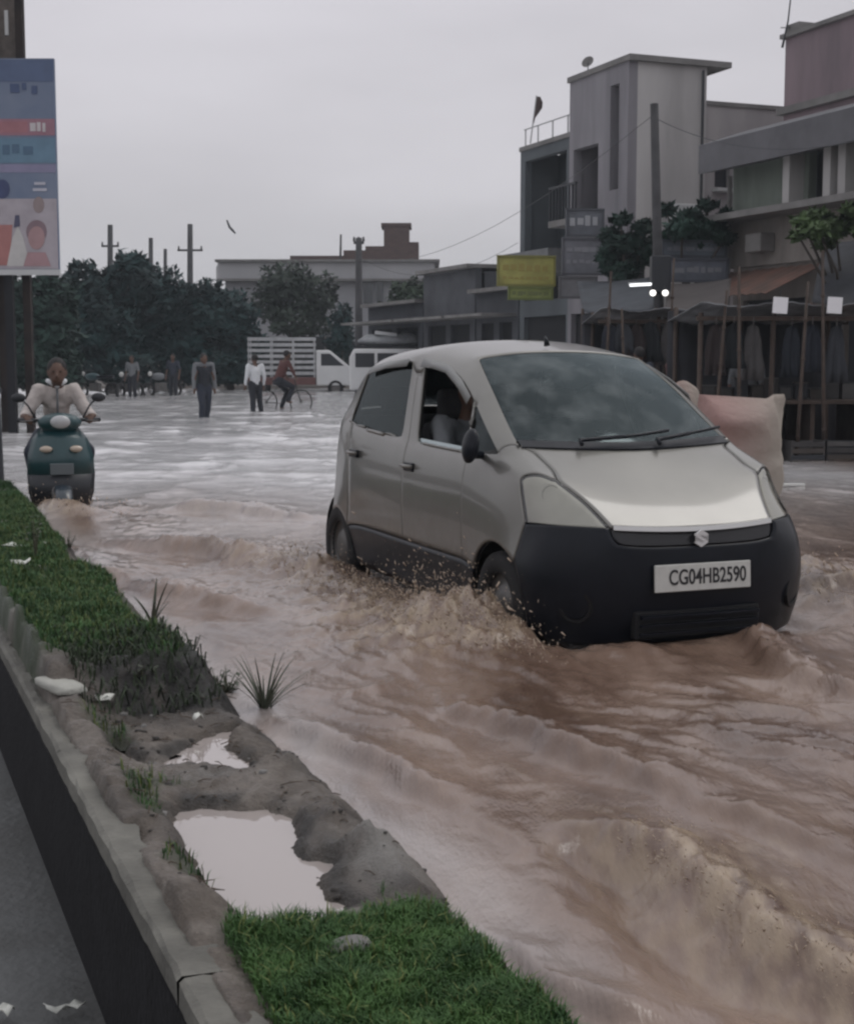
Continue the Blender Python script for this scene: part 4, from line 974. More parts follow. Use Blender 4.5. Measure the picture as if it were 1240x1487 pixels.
def bicycle(label, loc, rz):
    R = thing('bicycle', label, 'bicycle', loc, rz)
    for y in (.53, -.53):
        ring = [(0, y + .33 * cos(a), .34 + .33 * sin(a)) for a in [2 * pi * k / 28 for k in range(29)]]
        w = MB().tube(ring, .017, 6).build('wheel', M_rubber, R, smooth=True)
        sp = MB()
        for k in range(9): a = pi * k / 9; sp.tube([(0, y + .32 * cos(a), .34 + .32 * sin(a)), (0, y - .32 * cos(a), .34 - .32 * sin(a))], .004, 4)
        sp.build('spokes', M_rim, w)
    f = MB(); f.tube([(0, -.53, .34), (0, -.02, .30), (0, -.16, .78), (0, -.53, .34)], .014); f.tube([(0, -.02, .30), (0, .36, .80), (0, -.14, .74)], .016); f.tube([(0, .53, .34), (0, .40, .70), (0, .34, .95)], .014)
    f.build('frame', M_dark, R, smooth=True)
    MB().tube([(-.26, .22, .98), (-.2, .32, .99), (.2, .32, .99), (.26, .22, .98)], .012).build('handlebar', M_rim, R, smooth=True)
    MB().ball((0, -.19, .84), (.09, .14, .04), 10, 8).build('saddle', M_black, R, smooth=True)
    return R
q = gp(412, 592, 0); BL = (q.x, q.y, -.19)
bicycle('dark bicycle ridden through the flood in front of the caged pickup', BL, -1.0)
person('cyclist in a maroon shirt sitting on the dark bicycle', BL, -1.0, {'head': (0, .12, 1.62), 'neck': (0, .06, 1.49), 'chest': (0, 0, 1.29), 'pelvis': (0, -.18, .95), 'rsh': (.19, .05, 1.42), 'rel': (.27, .14, 1.18), 'rwr': (.26, .22, 1.04), 'lsh': (-.19, .05, 1.42), 'lel': (-.27, .14, 1.18), 'lwr': (-.26, .22, 1.04),
    'rhp': (.1, -.15, .92), 'rkn': (.13, .22, .75), 'ran': (.11, .06, .38), 'lhp': (-.1, -.15, .92), 'lkn': (-.13, .18, .62), 'lan': (-.11, -.02, .20)}, M_maroon, M_darkc, voxel=.018, sleeve=.9)

# caged pickup on the far side
M_vwhite = mat('van_white', (.62, .63, .63), .4, var=.06, scale=2, coat=.3)
M_cage = mat('cage_grey_paint', (.40, .41, .42), .6, var=.2, scale=5)
M_red = mat('red_oxide', (.13, .06, .055), .7, var=.2)
def wheel(m_parent, x, y, z, r=.33, w=.2):
    t = MB().lathe((x, y, z), (0, 1, 0), [(r * .6, -w / 2), (r * .9, -w / 2), (r, -w * .3), (r, w * .3), (r * .9, w / 2), (r * .6, w / 2)], 24).build('wheel', M_rubber, m_parent, smooth=True)
    MB().lathe((x, y, z), (0, 1, 0), [(r * .62, -w * .48), (r * .5, -w * .2), (r * .2, -w * .3), (0, -w * .3)], 20).build('rim', M_rim, t, smooth=True)
    return t
def cab(R, x0, L, W, H, z0, paint):
    """cab-over van nose facing +x, its left flank at y=-W/2"""
    pr = [(x0, z0), (x0, z0 + H), (x0 + L * .32, z0 + H), (x0 + L * .78, z0 + H * .55), (x0 + L, z0 + H * .40), (x0 + L * 1.02, z0)]
    c = MB().prism([(a, -W / 2, b) for a, b in pr], (0, 0, 0), (0, W, 0)).build('cab', paint, R, bevel=.06, seg=3)
    wl = [(x0 + L * .12, z0 + H * .56), (x0 + L * .12, z0 + H * .90), (x0 + L * .33, z0 + H * .90), (x0 + L * .66, z0 + H * .56)]
    for s in (-1, 1): MB().prism([(a, s * (W / 2 + .004), b) for a, b in wl], (0, 0, 0), (0, -s * .02, 0)).build('side_window', M_dark, c)
    a, b = Vector((x0 + L * .345, 0, z0 + H * .965)), Vector((x0 + L * .765, 0, z0 + H * .575)); n = Vector((b.z - a.z, 0, a.x - b.x)).normalized() * -.012
    n = Vector((.7, 0, .72)) * .012
    MB().prism([a + n + Vector((0, -W * .42, 0)), a + n + Vector((0, W * .42, 0)), b + n + Vector((0, W * .44, 0)), b + n + Vector((0, -W * .44, 0))], (0, 0, 0), -n * .9).build('windscreen', M_dark, c)
    for s in (-1, 1): MB().ball((x0 + L * .995, s * W * .36, z0 + H * .32), (.04, .12, .08), 12, 8).build('headlight', mat('van_lamp', (.6, .6, .58), .2), c, smooth=True)
    MB().box((x0 + L * 1.03, 0, z0 + H * .06), (.10, W, .2)).build('bumper', M_dark, c, bevel=.03)
    return c
q = gp(408, 566, 0); PX = q.x
pk = thing('pickup_truck', 'white pickup truck with a tall slatted cargo cage on the far side of the flood', 'truck', (PX + .45, 60.5, -.18), .06)
cab(pk, 1.25, 1.75, 1.55, 1.45, .42, M_vwhite)
bed = MB().box((-.15, 0, .60), (2.75, 1.6, .30)).build('cargo_bed', M_red, pk)
for s in (-1, 1):
    for k in range(7): MB().box((-.15, s * .79, .92 + k * .235), (2.72, .03, .12)).build('side_slat', M_cage, pk)
    for x in (-1.5, -.6, .3, 1.18): MB().box((x, s * .765, 1.5), (.05, .05, 1.6)).build('cage_post', M_cage, pk)
for k in range(7): MB().box((-1.53, 0, .92 + k * .235), (.03, 1.55, .12)).build('rear_slat', M_cage, pk); MB().box((1.21, 0, .92 + k * .235), (.03, 1.5, .12)).build('front_slat', M_cage, pk)
for x in (-1.0, 2.05):
    for s in (-1, 1): wheel(pk, x, s * .68, .33)
# second, loaded white van, half hidden by the car roof
vn = thing('loaded_van', 'white van with a tarpaulin-covered load on its roof behind the car roof', 'van', (at(575, 540, 50).x, 50, -.18), .05)
cb = MB().prism([(-1.6, -.78, .45), (-1.6, -.78, 1.55), (-1.45, -.78, 1.85), (.7, -.78, 1.85), (1.25, -.78, 1.25), (1.75, -.78, 1.1), (1.8, -.78, .45)], (0, 0, 0), (0, 1.56, 0)).build('van_body', M_vwhite, vn, bevel=.07, seg=3)
for x0, x1 in ((-1.4, -.75), (-.65, .05), (.15, .72)):
    for s in (-1, 1): MB().prism([(x0, s * .784, 1.22), (x0, s * .784, 1.70), (x1, s * .784, 1.70), (x1 + (.25 if x1 > .5 else 0), s * .784, 1.22)], (0, 0, 0), (0, -s * .02, 0)).build('side_window', M_dark, cb)
MB().prism([(.78, -.66, 1.80), (.78, .66, 1.80), (1.24, .70, 1.29), (1.24, -.70, 1.29)], (0, 0, 0), (.012, 0, .012)).build('windscreen', M_dark, cb)
for x in (-1.05, 1.15):
    for s in (-1, 1): wheel(vn, x, s * .68, .31)
MB().box((-.3, 0, 1.91), (2.3, 1.4, .05)).build('roof_rack', M_dark, vn)
M_tarp = mat('grey_tarpaulin', (.24, .25, .26), .7, var=.3, scale=3, bump=.6, bscale=5)
ld = thing('roof_load', 'lumpy grey tarpaulin bundle tied on top of the white van', 'bundle', (at(575, 540, 50).x, 50, 1.755), .05)
b = MB(); b.ball((-.2, 0, .17), (1.15, .65, .22), 20, 12); b.ball((.35, 0, .22), (.5, .55, .24), 16, 10); b.ball((-.85, .1, .22), (.35, .5, .2), 14, 10); b.build('tarpaulin', M_tarp, ld, remesh=.05)
MB().box((-.35, -.2, .42), (.75, .4, .12), Matrix.Rotation(.12, 3, 'Y')).build('carton', mat('pale_carton', (.55, .56, .57), .8), ld, bevel=.02)

def motorbike(label, loc, rz, paint):
    R = thing('parked_motorcycle', label, 'motorcycle', loc, rz, 'motorcycles under the dark trees')
    for y in (.62, -.62):
        w = MB().lathe((0, y, .30), (1, 0, 0), [(.22, -.04), (.28, -.045), (.30, 0), (.28, .045), (.22, .04)], 24).build('wheel', M_rubber, R, smooth=True)
        sp = MB()
        for k in range(6): a = pi * k / 6; sp.tube([(0, y + .22 * cos(a), .30 + .22 * sin(a)), (0, y - .22 * cos(a), .30 - .22 * sin(a))], .008, 4)
        sp.build('spokes', M_rim, w)
    b = MB(); b.ball((0, .16, .80), (.15, .30, .14), 14, 10); b.build('fuel_tank', paint, R, smooth=True)
    b = MB(); b.box((0, -.36, .80), (.24, .66, .09)); b.build('seat', M_black, R, bevel=.03)
    b = MB(); b.box((0, .05, .42), (.26, .38, .30)); b.tube([(0, .1, .30), (.14, -.2, .25), (.16, -.75, .34)], .035); b.build('engine', M_rim, R, bevel=.02)
    b = MB(); b.tube([(0, .62, .30), (0, .48, .72), (0, .42, 1.0)], .028); b.tube([(0, .40, .8), (0, -.1, .74), (0, -.62, .30)], .025); b.build('frame', M_dark, R, smooth=True)
    MB().tube([(-.34, .30, 1.02), (-.2, .42, 1.02), (.2, .42, 1.02), (.34, .30, 1.02)], .014).build('handlebar', M_dark, R, smooth=True)
    MB().ball((0, .54, .90), (.09, .07, .09), 12, 8).build('headlight', mat('van_lamp', (.6, .6, .58), .2), R, smooth=True)
    for s in (-1, 1): MB().ball((s * .33, .38, 1.2), (.05, .015, .035), 10, 6).build('mirror', M_rim, R, smooth=True)
    return R
for px, Y, rz, lab, pt in ((188, 52, 2.8, 'motorcycle with a pale rider leaning ahead, standing at the dark tree trunks', M_dark), (235, 54, 2.4, 'grey motorcycle parked to the right of the standing motorcycle rider', M_grey), (140, 53, 1.3, 'motorcycle seen side-on below the billboard trees, leftmost of the parked ones', M_teal)):
    x = at(px, 545, Y).x; motorbike(lab, (x, Y, -.12), rz, pt)
x = at(192, 545, 51.2).x
person('bystander in a grey shirt standing among the motorcycles under the trees', (x, 51.2, -.15), 2.9, standing(1.6), M_grey, M_darkc, voxel=.02)
x = at(255, 545, 53).x
person('bystander in dark clothes right of the parked motorcycles', (x, 52.5, -.15), 2.9, standing(1.66), M_navy, M_darkc, voxel=.02)

for px, Y, rz, lab, sh_, k_ in ((892, 22.6, 2.6, 'shopper in grey bending over the long stall, leftmost of the stall crowd', M_grey, dict(head=(0, .22, 1.50), neck=(0, .14, 1.40), chest=(0, .06, 1.22), rsh=(.18, .10, 1.36), lsh=(-.18, .10, 1.36), rel=(.22, .26, 1.15), lel=(-.22, .26, 1.15), rwr=(.15, .42, 1.05), lwr=(-.15, .42, 1.05))),
        (928, 23.0, .4, 'shopper in dark blue standing under the tube light', M_navy, {}), (986, 22.4, 3.6, 'shopper in maroon at the long stall right of the tall pole', M_maroon, dict(rwr=(.18, .3, 1.12), rel=(.24, .10, 1.12))), (1085, 21.2, 2.9, 'stall keeper in a pale shirt behind the right-edge stall counter', M_grey, dict(lwr=(-.18, .3, 1.1), lel=(-.24, .1, 1.1)))):
    x = at(px, 545, Y).x; person(lab, (x, Y, -.15), rz, standing(1.64, **k_), sh_, M_darkc, 'people at the stalls', voxel=.022)

# ================================================================== buildings, trees, poles, stalls
def bpart(root, m, name, material, parent=None, **k):
    o = m.build(name, material, None, **k); o.parent = parent or root
    o.matrix_parent_inverse = Matrix.Translation(-root.location); return o
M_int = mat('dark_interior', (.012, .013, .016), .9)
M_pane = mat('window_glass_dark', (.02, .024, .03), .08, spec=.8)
M_frame = mat('window_frame', (.45, .46, .46), .6)
def facade(root, axis, fixed, a0, a1, z0, z1, ops, th, material, name='wall', panes=True):
    aa = sorted({a0, a1, *[o[0] for o in ops], *[o[1] for o in ops]}); zz = sorted({z0, z1, *[o[2] for o in ops], *[o[3] for o in ops]})
    m = MB()
    def bx_(p0, p1, q0, q1, d0, d1):
        return rbox(p0, p1, d0, d1, q0, q1) if axis == 's' else rbox(d0, d1, p0, p1, q0, q1)
    for i in range(len(aa) - 1):
        zs = None
        for j in range(len(zz) - 1):
            am, zm = (aa[i] + aa[i + 1]) / 2, (zz[j] + zz[j + 1]) / 2
            if any(o[0] < am < o[1] and o[2] < zm < o[3] for o in ops):
                continue
            b = bx_(aa[i], aa[i + 1], zz[j], zz[j + 1], fixed, fixed + th); m.add(b.v, b.f)
    o = bpart(root, m, name, material)
    for op in ops:
        kind = op[4] if len(op) > 4 else 'dark'
        if kind == 'open': continue
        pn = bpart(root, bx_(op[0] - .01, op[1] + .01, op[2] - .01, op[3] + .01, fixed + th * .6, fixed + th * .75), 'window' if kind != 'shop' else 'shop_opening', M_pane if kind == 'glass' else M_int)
        if kind == 'glass':
            fr = MB(); w = .05
            for q in ((op[0] - .04, op[1] + .04, op[3] - .01, op[3] + w), (op[0] - .04, op[1] + .04, op[2] - w, op[2] + .01), (op[0] - w, op[0] + .01, op[2], op[3]), (op[1] - .01, op[1] + w, op[2], op[3]), ((op[0] + op[1]) / 2 - .02, (op[0] + op[1]) / 2 + .02, op[2], op[3])):
                b = bx_(*q, fixed - .03, fixed + th * .5); fr.add(b.v, b.f)
            f_ = bpart(root, fr, 'frame', M_frame, pn); f_.matrix_parent_inverse = (Matrix.Translation(root.location) @ Matrix.Identity(4)).inverted()
    return o
M_plast = mat('grey_beige_plaster', (.52, .51, .50), .9, col2=(.36, .35, .345), scale=.9, bump=.25, bscale=14, stretch=(1, 1, .16))
M_plast2 = mat('mauve_grey_plaster', (.29, .28, .30), .9, col2=(.17, .165, .18), scale=1.0, stretch=(1, 1, .16))
M_blue = mat('slate_blue_plaster', (.10, .115, .125), .9, var=.2, scale=.7, stretch=(1, 1, .3))
M_green = mat('faded_green_plaster', (.25, .295, .25), .9, col2=(.15, .17, .15), scale=1.1, stretch=(1, 1, .25))
M_tan = mat('tan_plaster', (.31, .285, .26), .9, col2=(.17, .155, .145), scale=1.1, stretch=(1, 1, .25))
M_pink = mat('mauve_pink_plaster', (.29, .225, .245), .9, col2=(.18, .145, .16), scale=.9, stretch=(1, 1, .2))
M_slab = mat('roof_slab', (.19, .185, .18), .9, var=.25, scale=1.2)

# three-storey tower house
b1 = thing('tower_house', 'three-storey grey plaster house with flat overhanging roof slab behind the utility pole', 'building', rd(31.6, 17.8, -.3))
facade(b1, 's', 17.8, 31.6, 34.7, -.3, 8.5, [(33.1, 34.45, 4.9, 6.75, 'open'), (32.05, 32.5, 5.5, 8.05, 'open'), (31.85, 34.5, -.2, 2.5, 'shop')], .25, M_plast2)
facade(b1, 't', 31.6, 18.05, 20.0, -.3, 8.5, [], .25, M_plast, 'side_wall')
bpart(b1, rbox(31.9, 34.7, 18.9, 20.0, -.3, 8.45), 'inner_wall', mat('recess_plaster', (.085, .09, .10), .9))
facade(b1, 't', 31.75, 20.0, 23.2, -.3, 7.62, [(20.38, 20.82, 5.62, 6.28, 'glass')], .25, mat('wing_plaster', (.38, .36, .36), .9, col2=(.26, .25, .255), scale=.9, stretch=(1, 1, .18)), 'wing_wall')
bpart(b1, rbox(32, 36, 20.0, 23.2, -.3, 7.55), 'wing_block', M_plast2)
for zz_ in (5.5, 6.35): bpart(b1, rbox(31.45, 31.75, 20.3, 20.9, zz_ if zz_ < 6 else 6.36, (zz_ if zz_ < 6 else 6.36) + .07), 'window_sill', M_frame)
bpart(b1, rbox(31.45, 34.75, 17.74, 20.62, 8.5, 8.64), 'roof_slab', M_slab)
bpart(b1, rbox(34.5, 34.72, 18.05, 18.9, 2.5, 8.45), 'far_return_wall', M_plast2)
bpart(b1, rbox(31.7, 36.2, 19.98, 23.3, 7.62, 7.72), 'wing_roof', M_slab)
bpart(b1, rbox(33.0, 34.5, 17.1, 17.8, 4.72, 4.88), 'balcony_slab', M_slab)
for k in range(9): bpart(b1, rbox(33.02 + k * .18, 33.05 + k * .18, 17.12, 17.16, 4.88, 5.7), 'balustrade_bar', M_dark)
bpart(b1, rbox(33.0, 34.5, 17.10, 17.17, 5.7, 5.75), 'balcony_rail', M_dark)
bpart(b1, MB().tube([rd(31.52, 19.85, 8.4), rd(31.52, 19.85, 3.0)], .035, 8), 'drainpipe', M_dark)
bpart(b1, rbox(31.15, 31.58, 18.9, 19.6, 4.6, 5.1), 'air_conditioner', M_frame, bevel=.03); bpart(b1, rbox(32.6, 33.0, 17.45, 17.78, 4.2, 4.6), 'meter_box', M_slab)
# dish on the roof
q = rd(33.9, 17.9, 8.66)
ds = thing('satellite_dish', 'small satellite dish on the roof edge of the tower house', 'dish', q); ds.scale = (.55, .55, .55)
MB().lathe((0, 0, .42), (-.5, -.75, .45), [(0, -.07), (.15, -.05), (.27, .02), (.30, .05)], 20).build('reflector', M_slab, ds, smooth=True); MB().tube([(0, 0, 0), (0, 0, .4)], .025).build('mast', M_dark, ds)
# neighbouring blue-grey house
b2 = thing('blue_grey_house', 'dark blue-grey two-storey house with deep open balconies left of the tower house', 'building', rd(34.75, 17.9, -.3))
facade(b2, 's', 17.9, 34.75, 37.9, -.3, 7.15, [(35.05, 37.6, 4.25, 6.85, 'open'), (35.05, 37.6, 2.95, 3.55, 'open'), (35.0, 37.6, -.2, 2.5, 'shop')], .22, M_blue)
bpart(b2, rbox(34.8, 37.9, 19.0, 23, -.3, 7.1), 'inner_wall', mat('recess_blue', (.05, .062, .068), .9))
bpart(b2, rbox(34.8, 37.9, 17.85, 23, 7.15, 7.27), 'roof_slab', M_slab)
bpart(b2, rbox(37.7, 37.88, 18.12, 19.0, -.3, 7.1), 'end_wall', M_blue)
bpart(b2, rbox(34.9, 37.8, 17.3, 18.1, 3.6, 4.25), 'balcony_parapet', mat('parapet_grey', (.16, .165, .17), .9, var=.15))
for s_ in (35.0, 35.9, 36.8, 37.6): bpart(b2, rbox(s_, s_ + .03, 17.9, 17.93, 7.27, 7.75), 'railing_post', M_frame)
bpart(b2, rbox(34.95, 37.7, 17.9, 17.93, 7.72, 7.75), 'railing_bar', M_frame)
fl = thing('flag', 'small dark flag on a thin leaning pole on the blue-grey house roof', 'flag', at(772, 210, 39.5))
a, b = at(770, 208, 39.5) - fl.location, at(779, 138, 39.5) - fl.location
MB().tube([a, b], .018, 6).build('flag_pole', M_frame, fl)
mm = MB(); t_ = a + (b - a) * .98; lo = a + (b - a) * .52
for k in range(6):
    u = k / 5; c_ = t_ + (lo - t_) * u; mm.v += [c_, c_ + Vector((.10 + .10 * sin(u * 5), -.06 * cos(u * 7), -.02 - .1 * u))]
mm.f = [(2 * k, 2 * k + 1, 2 * k + 3, 2 * k + 2) for k in range(5)]; o = mm.build('cloth', mat('flag_cloth', (.10, .075, .07), .9), fl, smooth=True); md = o.modifiers.new('t', 'SOLIDIFY'); md.thickness = .01
# near right shop-house
b3 = thing('green_shop_house', 'faded green and tan two-storey shop house with projecting eaves at the right edge', 'building', rd(18, 17.8, -.3))
facade(b3, 's', 17.8, 17, 27.0, 4.35, 5.62, [(23.4, 24.35, 4.42, 5.5, 'open'), (20.5, 22.2, 4.42, 5.5, 'open')], .22, M_green)
facade(b3, 's', 17.72, 17, 27.0, 3.25, 4.2, [], .3, M_tan, 'lower_band')
facade(b3, 's', 17.85, 17, 27.0, -.3, 3.25, [(24.3, 26.6, -.2, 2.55, 'shop'), (21.4, 23.9, -.2, 3.0, 'shop'), (18, 21, -.2, 2.8, 'shop')], .22, M_tan, 'ground_wall')
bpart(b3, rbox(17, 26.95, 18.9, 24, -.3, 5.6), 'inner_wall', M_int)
bpart(b3, rbox(17, 27.3, 17.0, 18.1, 4.2, 4.33), 'floor_slab', M_slab)
pm = MB(); q = [rd(17, 17.05), rd(27.2, 17.05), rd(27.2, 18.2), rd(17, 18.2)]
pm.add([(q[0].x, q[0].y, 5.25), (q[1].x, q[1].y, 5.25), (q[2].x, q[2].y, 5.45), (q[3].x, q[3].y, 5.45), (q[0].x, q[0].y, 5.85), (q[1].x, q[1].y, 5.85), (q[2].x, q[2].y, 6.22), (q[3].x, q[3].y, 6.22)], [(0, 1, 2, 3), (4, 7, 6, 5), (0, 4, 5, 1), (1, 5, 6, 2), (2, 6, 7, 3), (3, 7, 4, 0)])
bpart(b3, pm, 'sloping_eave', mat('eave_grey', (.125, .125, .135), .9, var=.22, scale=1))
bpart(b3, rbox(17, 27, 18.2, 24, 5.6, 6.2), 'roof_block', M_slab)
for s_ in (22.75, 23.2, 24.5): bpart(b3, rbox(s_, s_ + .22, 17.45, 17.8, 4.33, 5.62), 'column', M_plast)
m = MB(); q = [rd(23.7, 16.4), rd(27.1, 16.4), rd(27.1, 17.8), rd(23.7, 17.8)]
M_awn = mat('rust_awning', (.19, .10, .075), .8, col2=(.11, .075, .06), scale=2)
n = 22
for k in range(n + 1):
    for (t_, z_) in ((16.4, 2.55), (17.75, 3.15)):
        p_ = rd(23.7 + 3.4 * k / n, t_); m.v.append((p_.x, p_.y, z_ + .025 * (k % 2)))
m.f = [(2 * k, 2 * k + 1, 2 * k + 3, 2 * k + 2) for k in range(n)]
o = bpart(b3, m, 'tin_awning', M_awn); md = o.modifiers.new('t', 'SOLIDIFY'); md.thickness = .012
bpart(b3, MB().tube([rd(26.9, 17.65, 5.2), rd(26.9, 17.65, .2)], .05, 8), 'drainpipe', M_slab)
for s_ in (20.7, 21.1, 21.5, 21.9, 23.55, 23.75, 23.95, 24.15): bpart(b3, rbox(s_, s_ + .025, 17.86, 17.885, 4.42, 5.5), 'grille_bar', M_dark)
bpart(b3, rbox(25.3, 25.85, 17.35, 17.72, 3.5, 3.88), 'air_conditioner', M_slab, bevel=.03)
# mauve rooftop block with aerial
b4 = thing('mauve_block', 'mauve-pink taller block rising behind the green shop house', 'building', rd(20, 20.6, -.3))
bpart(b4, rbox(18, 29.2, 20.6, 28, -.3, 8.75), 'wall', M_pink); bpart(b4, rbox(17.9, 29.3, 20.45, 28.1, 7.0, 7.16), 'band_course', M_slab); bpart(b4, rbox(17.9, 29.3, 20.5, 28.1, 8.75, 8.85), 'coping', M_slab)
bpart(b4, rbox(28.7, 29.2, 20.6, 21.1, 8.85, 9.05), 'corner_post', M_slab)
a = at(1136, 62, 34.6); ae = thing('roof_aerial', 'thin leaning aerial mast on the corner of the mauve block', 'aerial', a)
MB().tube([(0, 0, -.1), (.12, 0, .5), (.2, 0, 1.4)], [.03, .02, .014], 6).build('mast', M_dark, ae); MB().tube([(-.05, 0, .35), (.30, 0, .35)], .012, 5).build('cross_rod', M_dark, ae)

# shop row receding between the tower house and the centre
M_shut = mat('rolling_shutter', (.09, .10, .115), .7, var=.2, scale=1.5)
for i, (s0, s1, z1, col, lab) in enumerate(((38.0, 41.0, 3.3, (.075, .08, .09), 'low dark shop with flat roof next to the blue-grey house, under the yellow board'), (41.1, 45.4, 4.1, (.085, .09, .10), 'dark grey shop house with one pale window between the yellow board and white building'), (45.5, 51.0, 3.2, (.06, .065, .075), 'farthest low dark shop of the right-hand row'))):
    r_ = thing('shop_building', lab, 'building', rd(s0, 17.9, -.3), 0, 'shops along the right-hand row')
    mt_ = mat('shop_plaster_%d' % i, col, .9, var=.25, scale=.8)
    facade(r_, 's', 17.9, s0, s1, -.3, z1, [(s0 + .4, (s0 + s1) / 2 - .2, -.2, 2.4, 'shop'), ((s0 + s1) / 2 + .2, s1 - .4, -.2, 2.4, 'shop')], .22, mt_)
    bpart(r_, rbox(s0, s1, 18.8, 24, -.3, z1 - .05), 'inner_block', mt_); bpart(r_, rbox(s0 - .05, s1 + .02, 17.6, 24.1, z1, z1 + .12), 'roof_slab', M_slab)
    facade(r_, 't', s0 - .03, 18.2, 23.9, 2.4, z1 - .1, [(19.2, 19.7, z1 - 1.3, z1 - .5, 'glass')], .02, mt_, 'end_wall')
    bpart(r_, rbox(s0 + .1, s1 - .1, 16.8, 17.9, 2.55, 2.63), 'awning', M_slab)

# far white house with brick stair tower
Yb = 86; b5 = thing('white_house', 'long pale two-storey house with brick stair tower behind the far trees', 'building', (at(460, 500, Yb).x, Yb, 0))
M_wh = mat('pale_wall', (.42, .42, .43), .9, col2=(.33, .335, .345), scale=.35, stretch=(1, 1, .4)); M_wh2 = mat('pale_wall_lower', (.29, .295, .31), .9, var=.15, scale=.4); M_brick = mat('brown_brick', (.125, .085, .075), .9, col2=(.085, .06, .055), scale=2.2, stretch=(1, 1, 3))
xl, xr = at(318, 400, Yb).x, at(631, 400, Yb).x; zt, zm = at(400, 380, Yb).z, at(400, 404, Yb).z
def wbox(x0, x1, y0, y1, z0, z1): return MB().box(((x0 + x1) / 2, (y0 + y1) / 2, (z0 + z1) / 2), (x1 - x0, y1 - y0, z1 - z0))
bpart(b5, wbox(xl, xr, Yb, Yb + 8, zm, zt), 'parapet_wall', M_wh)
m = MB().prism([(xl, Yb, zm), (xl, Yb, zt), (at(296, 392, Yb).x, Yb + 5, zt), (at(296, 392, Yb).x, Yb + 5, zm)], (0, 0, 0), (0, .3, 0)); bpart(b5, m, 'corner_wall', M_wh)
bpart(b5, wbox(xl + .3, xr - .3, Yb + .4, Yb + 7.5, 0, zm), 'lower_wall', M_wh2); bpart(b5, wbox(xl - .2, xr + .3, Yb - .25, Yb + 8.2, zt, zt + .14), 'roof_slab', M_slab); bpart(b5, wbox(xl - .1, xr + .2, Yb - .2, Yb + .3, zm - .15, zm - .02), 'ledge', M_slab)
for px0, px1, py0, py1 in ((528, 541, 410, 440), (546, 556, 408, 442), (590, 606, 412, 440), (470, 484, 412, 440)):
    a, b = at(px0, py1, Yb), at(px1, py0, Yb); w_o = bpart(b5, wbox(a.x, b.x, Yb + .30, Yb + .39, a.z, b.z), 'window', M_pane)
    f_ = MB(); f_.box(((a.x + b.x) / 2, Yb + .28, (a.z + b.z) / 2), (.06, .06, b.z - a.z)); f_.box(((a.x + b.x) / 2, Yb + .27, a.z), (b.x - a.x + .2, .12, .08)); f_ = bpart(b5, f_, 'frame', M_frame, w_o)
def pbox(px0, px1, py0, py1, dy, z_lo=None):
    a, b = at(px0, py1, Yb), at(px1, py0, Yb); return wbox(a.x, b.x, Yb + .5, Yb + .5 + dy, a.z if z_lo is None else z_lo, b.z)
tw = bpart(b5, pbox(557, 594, 327, 376, 2.0), 'stair_tower', M_brick); bpart(b5, pbox(553, 597, 322, 328, 2.2), 'tower_cap', M_brick); bpart(b5, pbox(594, 608, 350, 376, 2.0), 'tower_step', M_brick); bpart(b5, pbox(530, 557, 356, 376, 2.0), 'brick_parapet', M_brick); bpart(b5, pbox(498, 530, 362, 376, 1.0), 'brick_parapet', M_brick); bpart(b5, pbox(420, 498, 370, 376, 1.0), 'brick_parapet', M_brick)

cw = thing('gap_filling_wall', 'dark backdrop wall added to fill the bright gap behind the pickup and the van', 'wall', (-2, 72, 0))  # dark backdrop, added so the gap behind the vehicles stays dark
for k in range(9):
    xx = at(320, 500, 72).x + k * 1.75; bpart(cw, wbox(xx, xx + 1.72, 72, 72.2, 0, 2.2 + .12 * (k % 3)), 'wall_bay', mat('wall_dark_plaster', (.05, .052, .055), .9, col2=(.03, .033, .036), scale=.8)); bpart(cw, wbox(xx - .1, xx + .08, 71.94, 72.24, 0, 2.5), 'pier', M_slab)
# ------------------------------------------------------------------ billboard
Yq = 25.0; bl = thing('billboard', 'tall blue and pink printed hoarding on posts at the left edge', 'billboard', (at(0, 400, Yq).x, Yq, -.2))
x0, x1 = at(-130, 240, Yq).x, at(82, 240, Yq).x; zb, zt = at(40, 391, Yq).z, at(40, 84, Yq).z
H_, W_ = zt - zb, x1 - x0
bpart(bl, wbox(x0, x1, Yq, Yq + .08, zb, zt), 'panel', mat('hoarding_blue', (.125, .165, .25), .6, col2=(.18, .215, .29), scale=1.2))
bpart(bl, wbox(x0, x1, Yq - .03, Yq + .1, zb - .09, zb), 'bottom_rail', M_frame)
for k, xx in enumerate((x0 + .3, x0 + 1.5)): bpart(bl, wbox(xx, xx + .14, Yq + .09, Yq + .22, -.3, zt), 'post', M_int)
def band(px0, px1, py0, py1, col, nm, off=.006, rough=.6):
    a, b = at(px0, py1, Yq), at(px1, py0, Yq); a.x = max(a.x, x0 + .01); b.x = min(b.x, x1 - .01)
    return bpart(bl, wbox(a.x, b.x, Yq - off, Yq + .01, max(a.z, zb + .01), min(b.z, zt - .01)), nm, mat('print_%s' % '_'.join('%d' % int(c * 1000) for c in col), col, rough, var=.12, scale=3))
band(-130, 82, 86, 118, (.085, .12, .21), 'printed_band'); band(-130, 82, 172, 196, (.30, .16, .20), 'printed_band'); band(-130, 40, 176, 192, (.33, .15, .17), 'printed_band', .009)
band(-130, 82, 200, 236, (.12, .21, .29), 'printed_band'); band(-130, 82, 238, 250, (.23, .22, .33), 'printed_band'); band(-130, 90, 288, 392, (.36, .33, .36), 'printed_band')
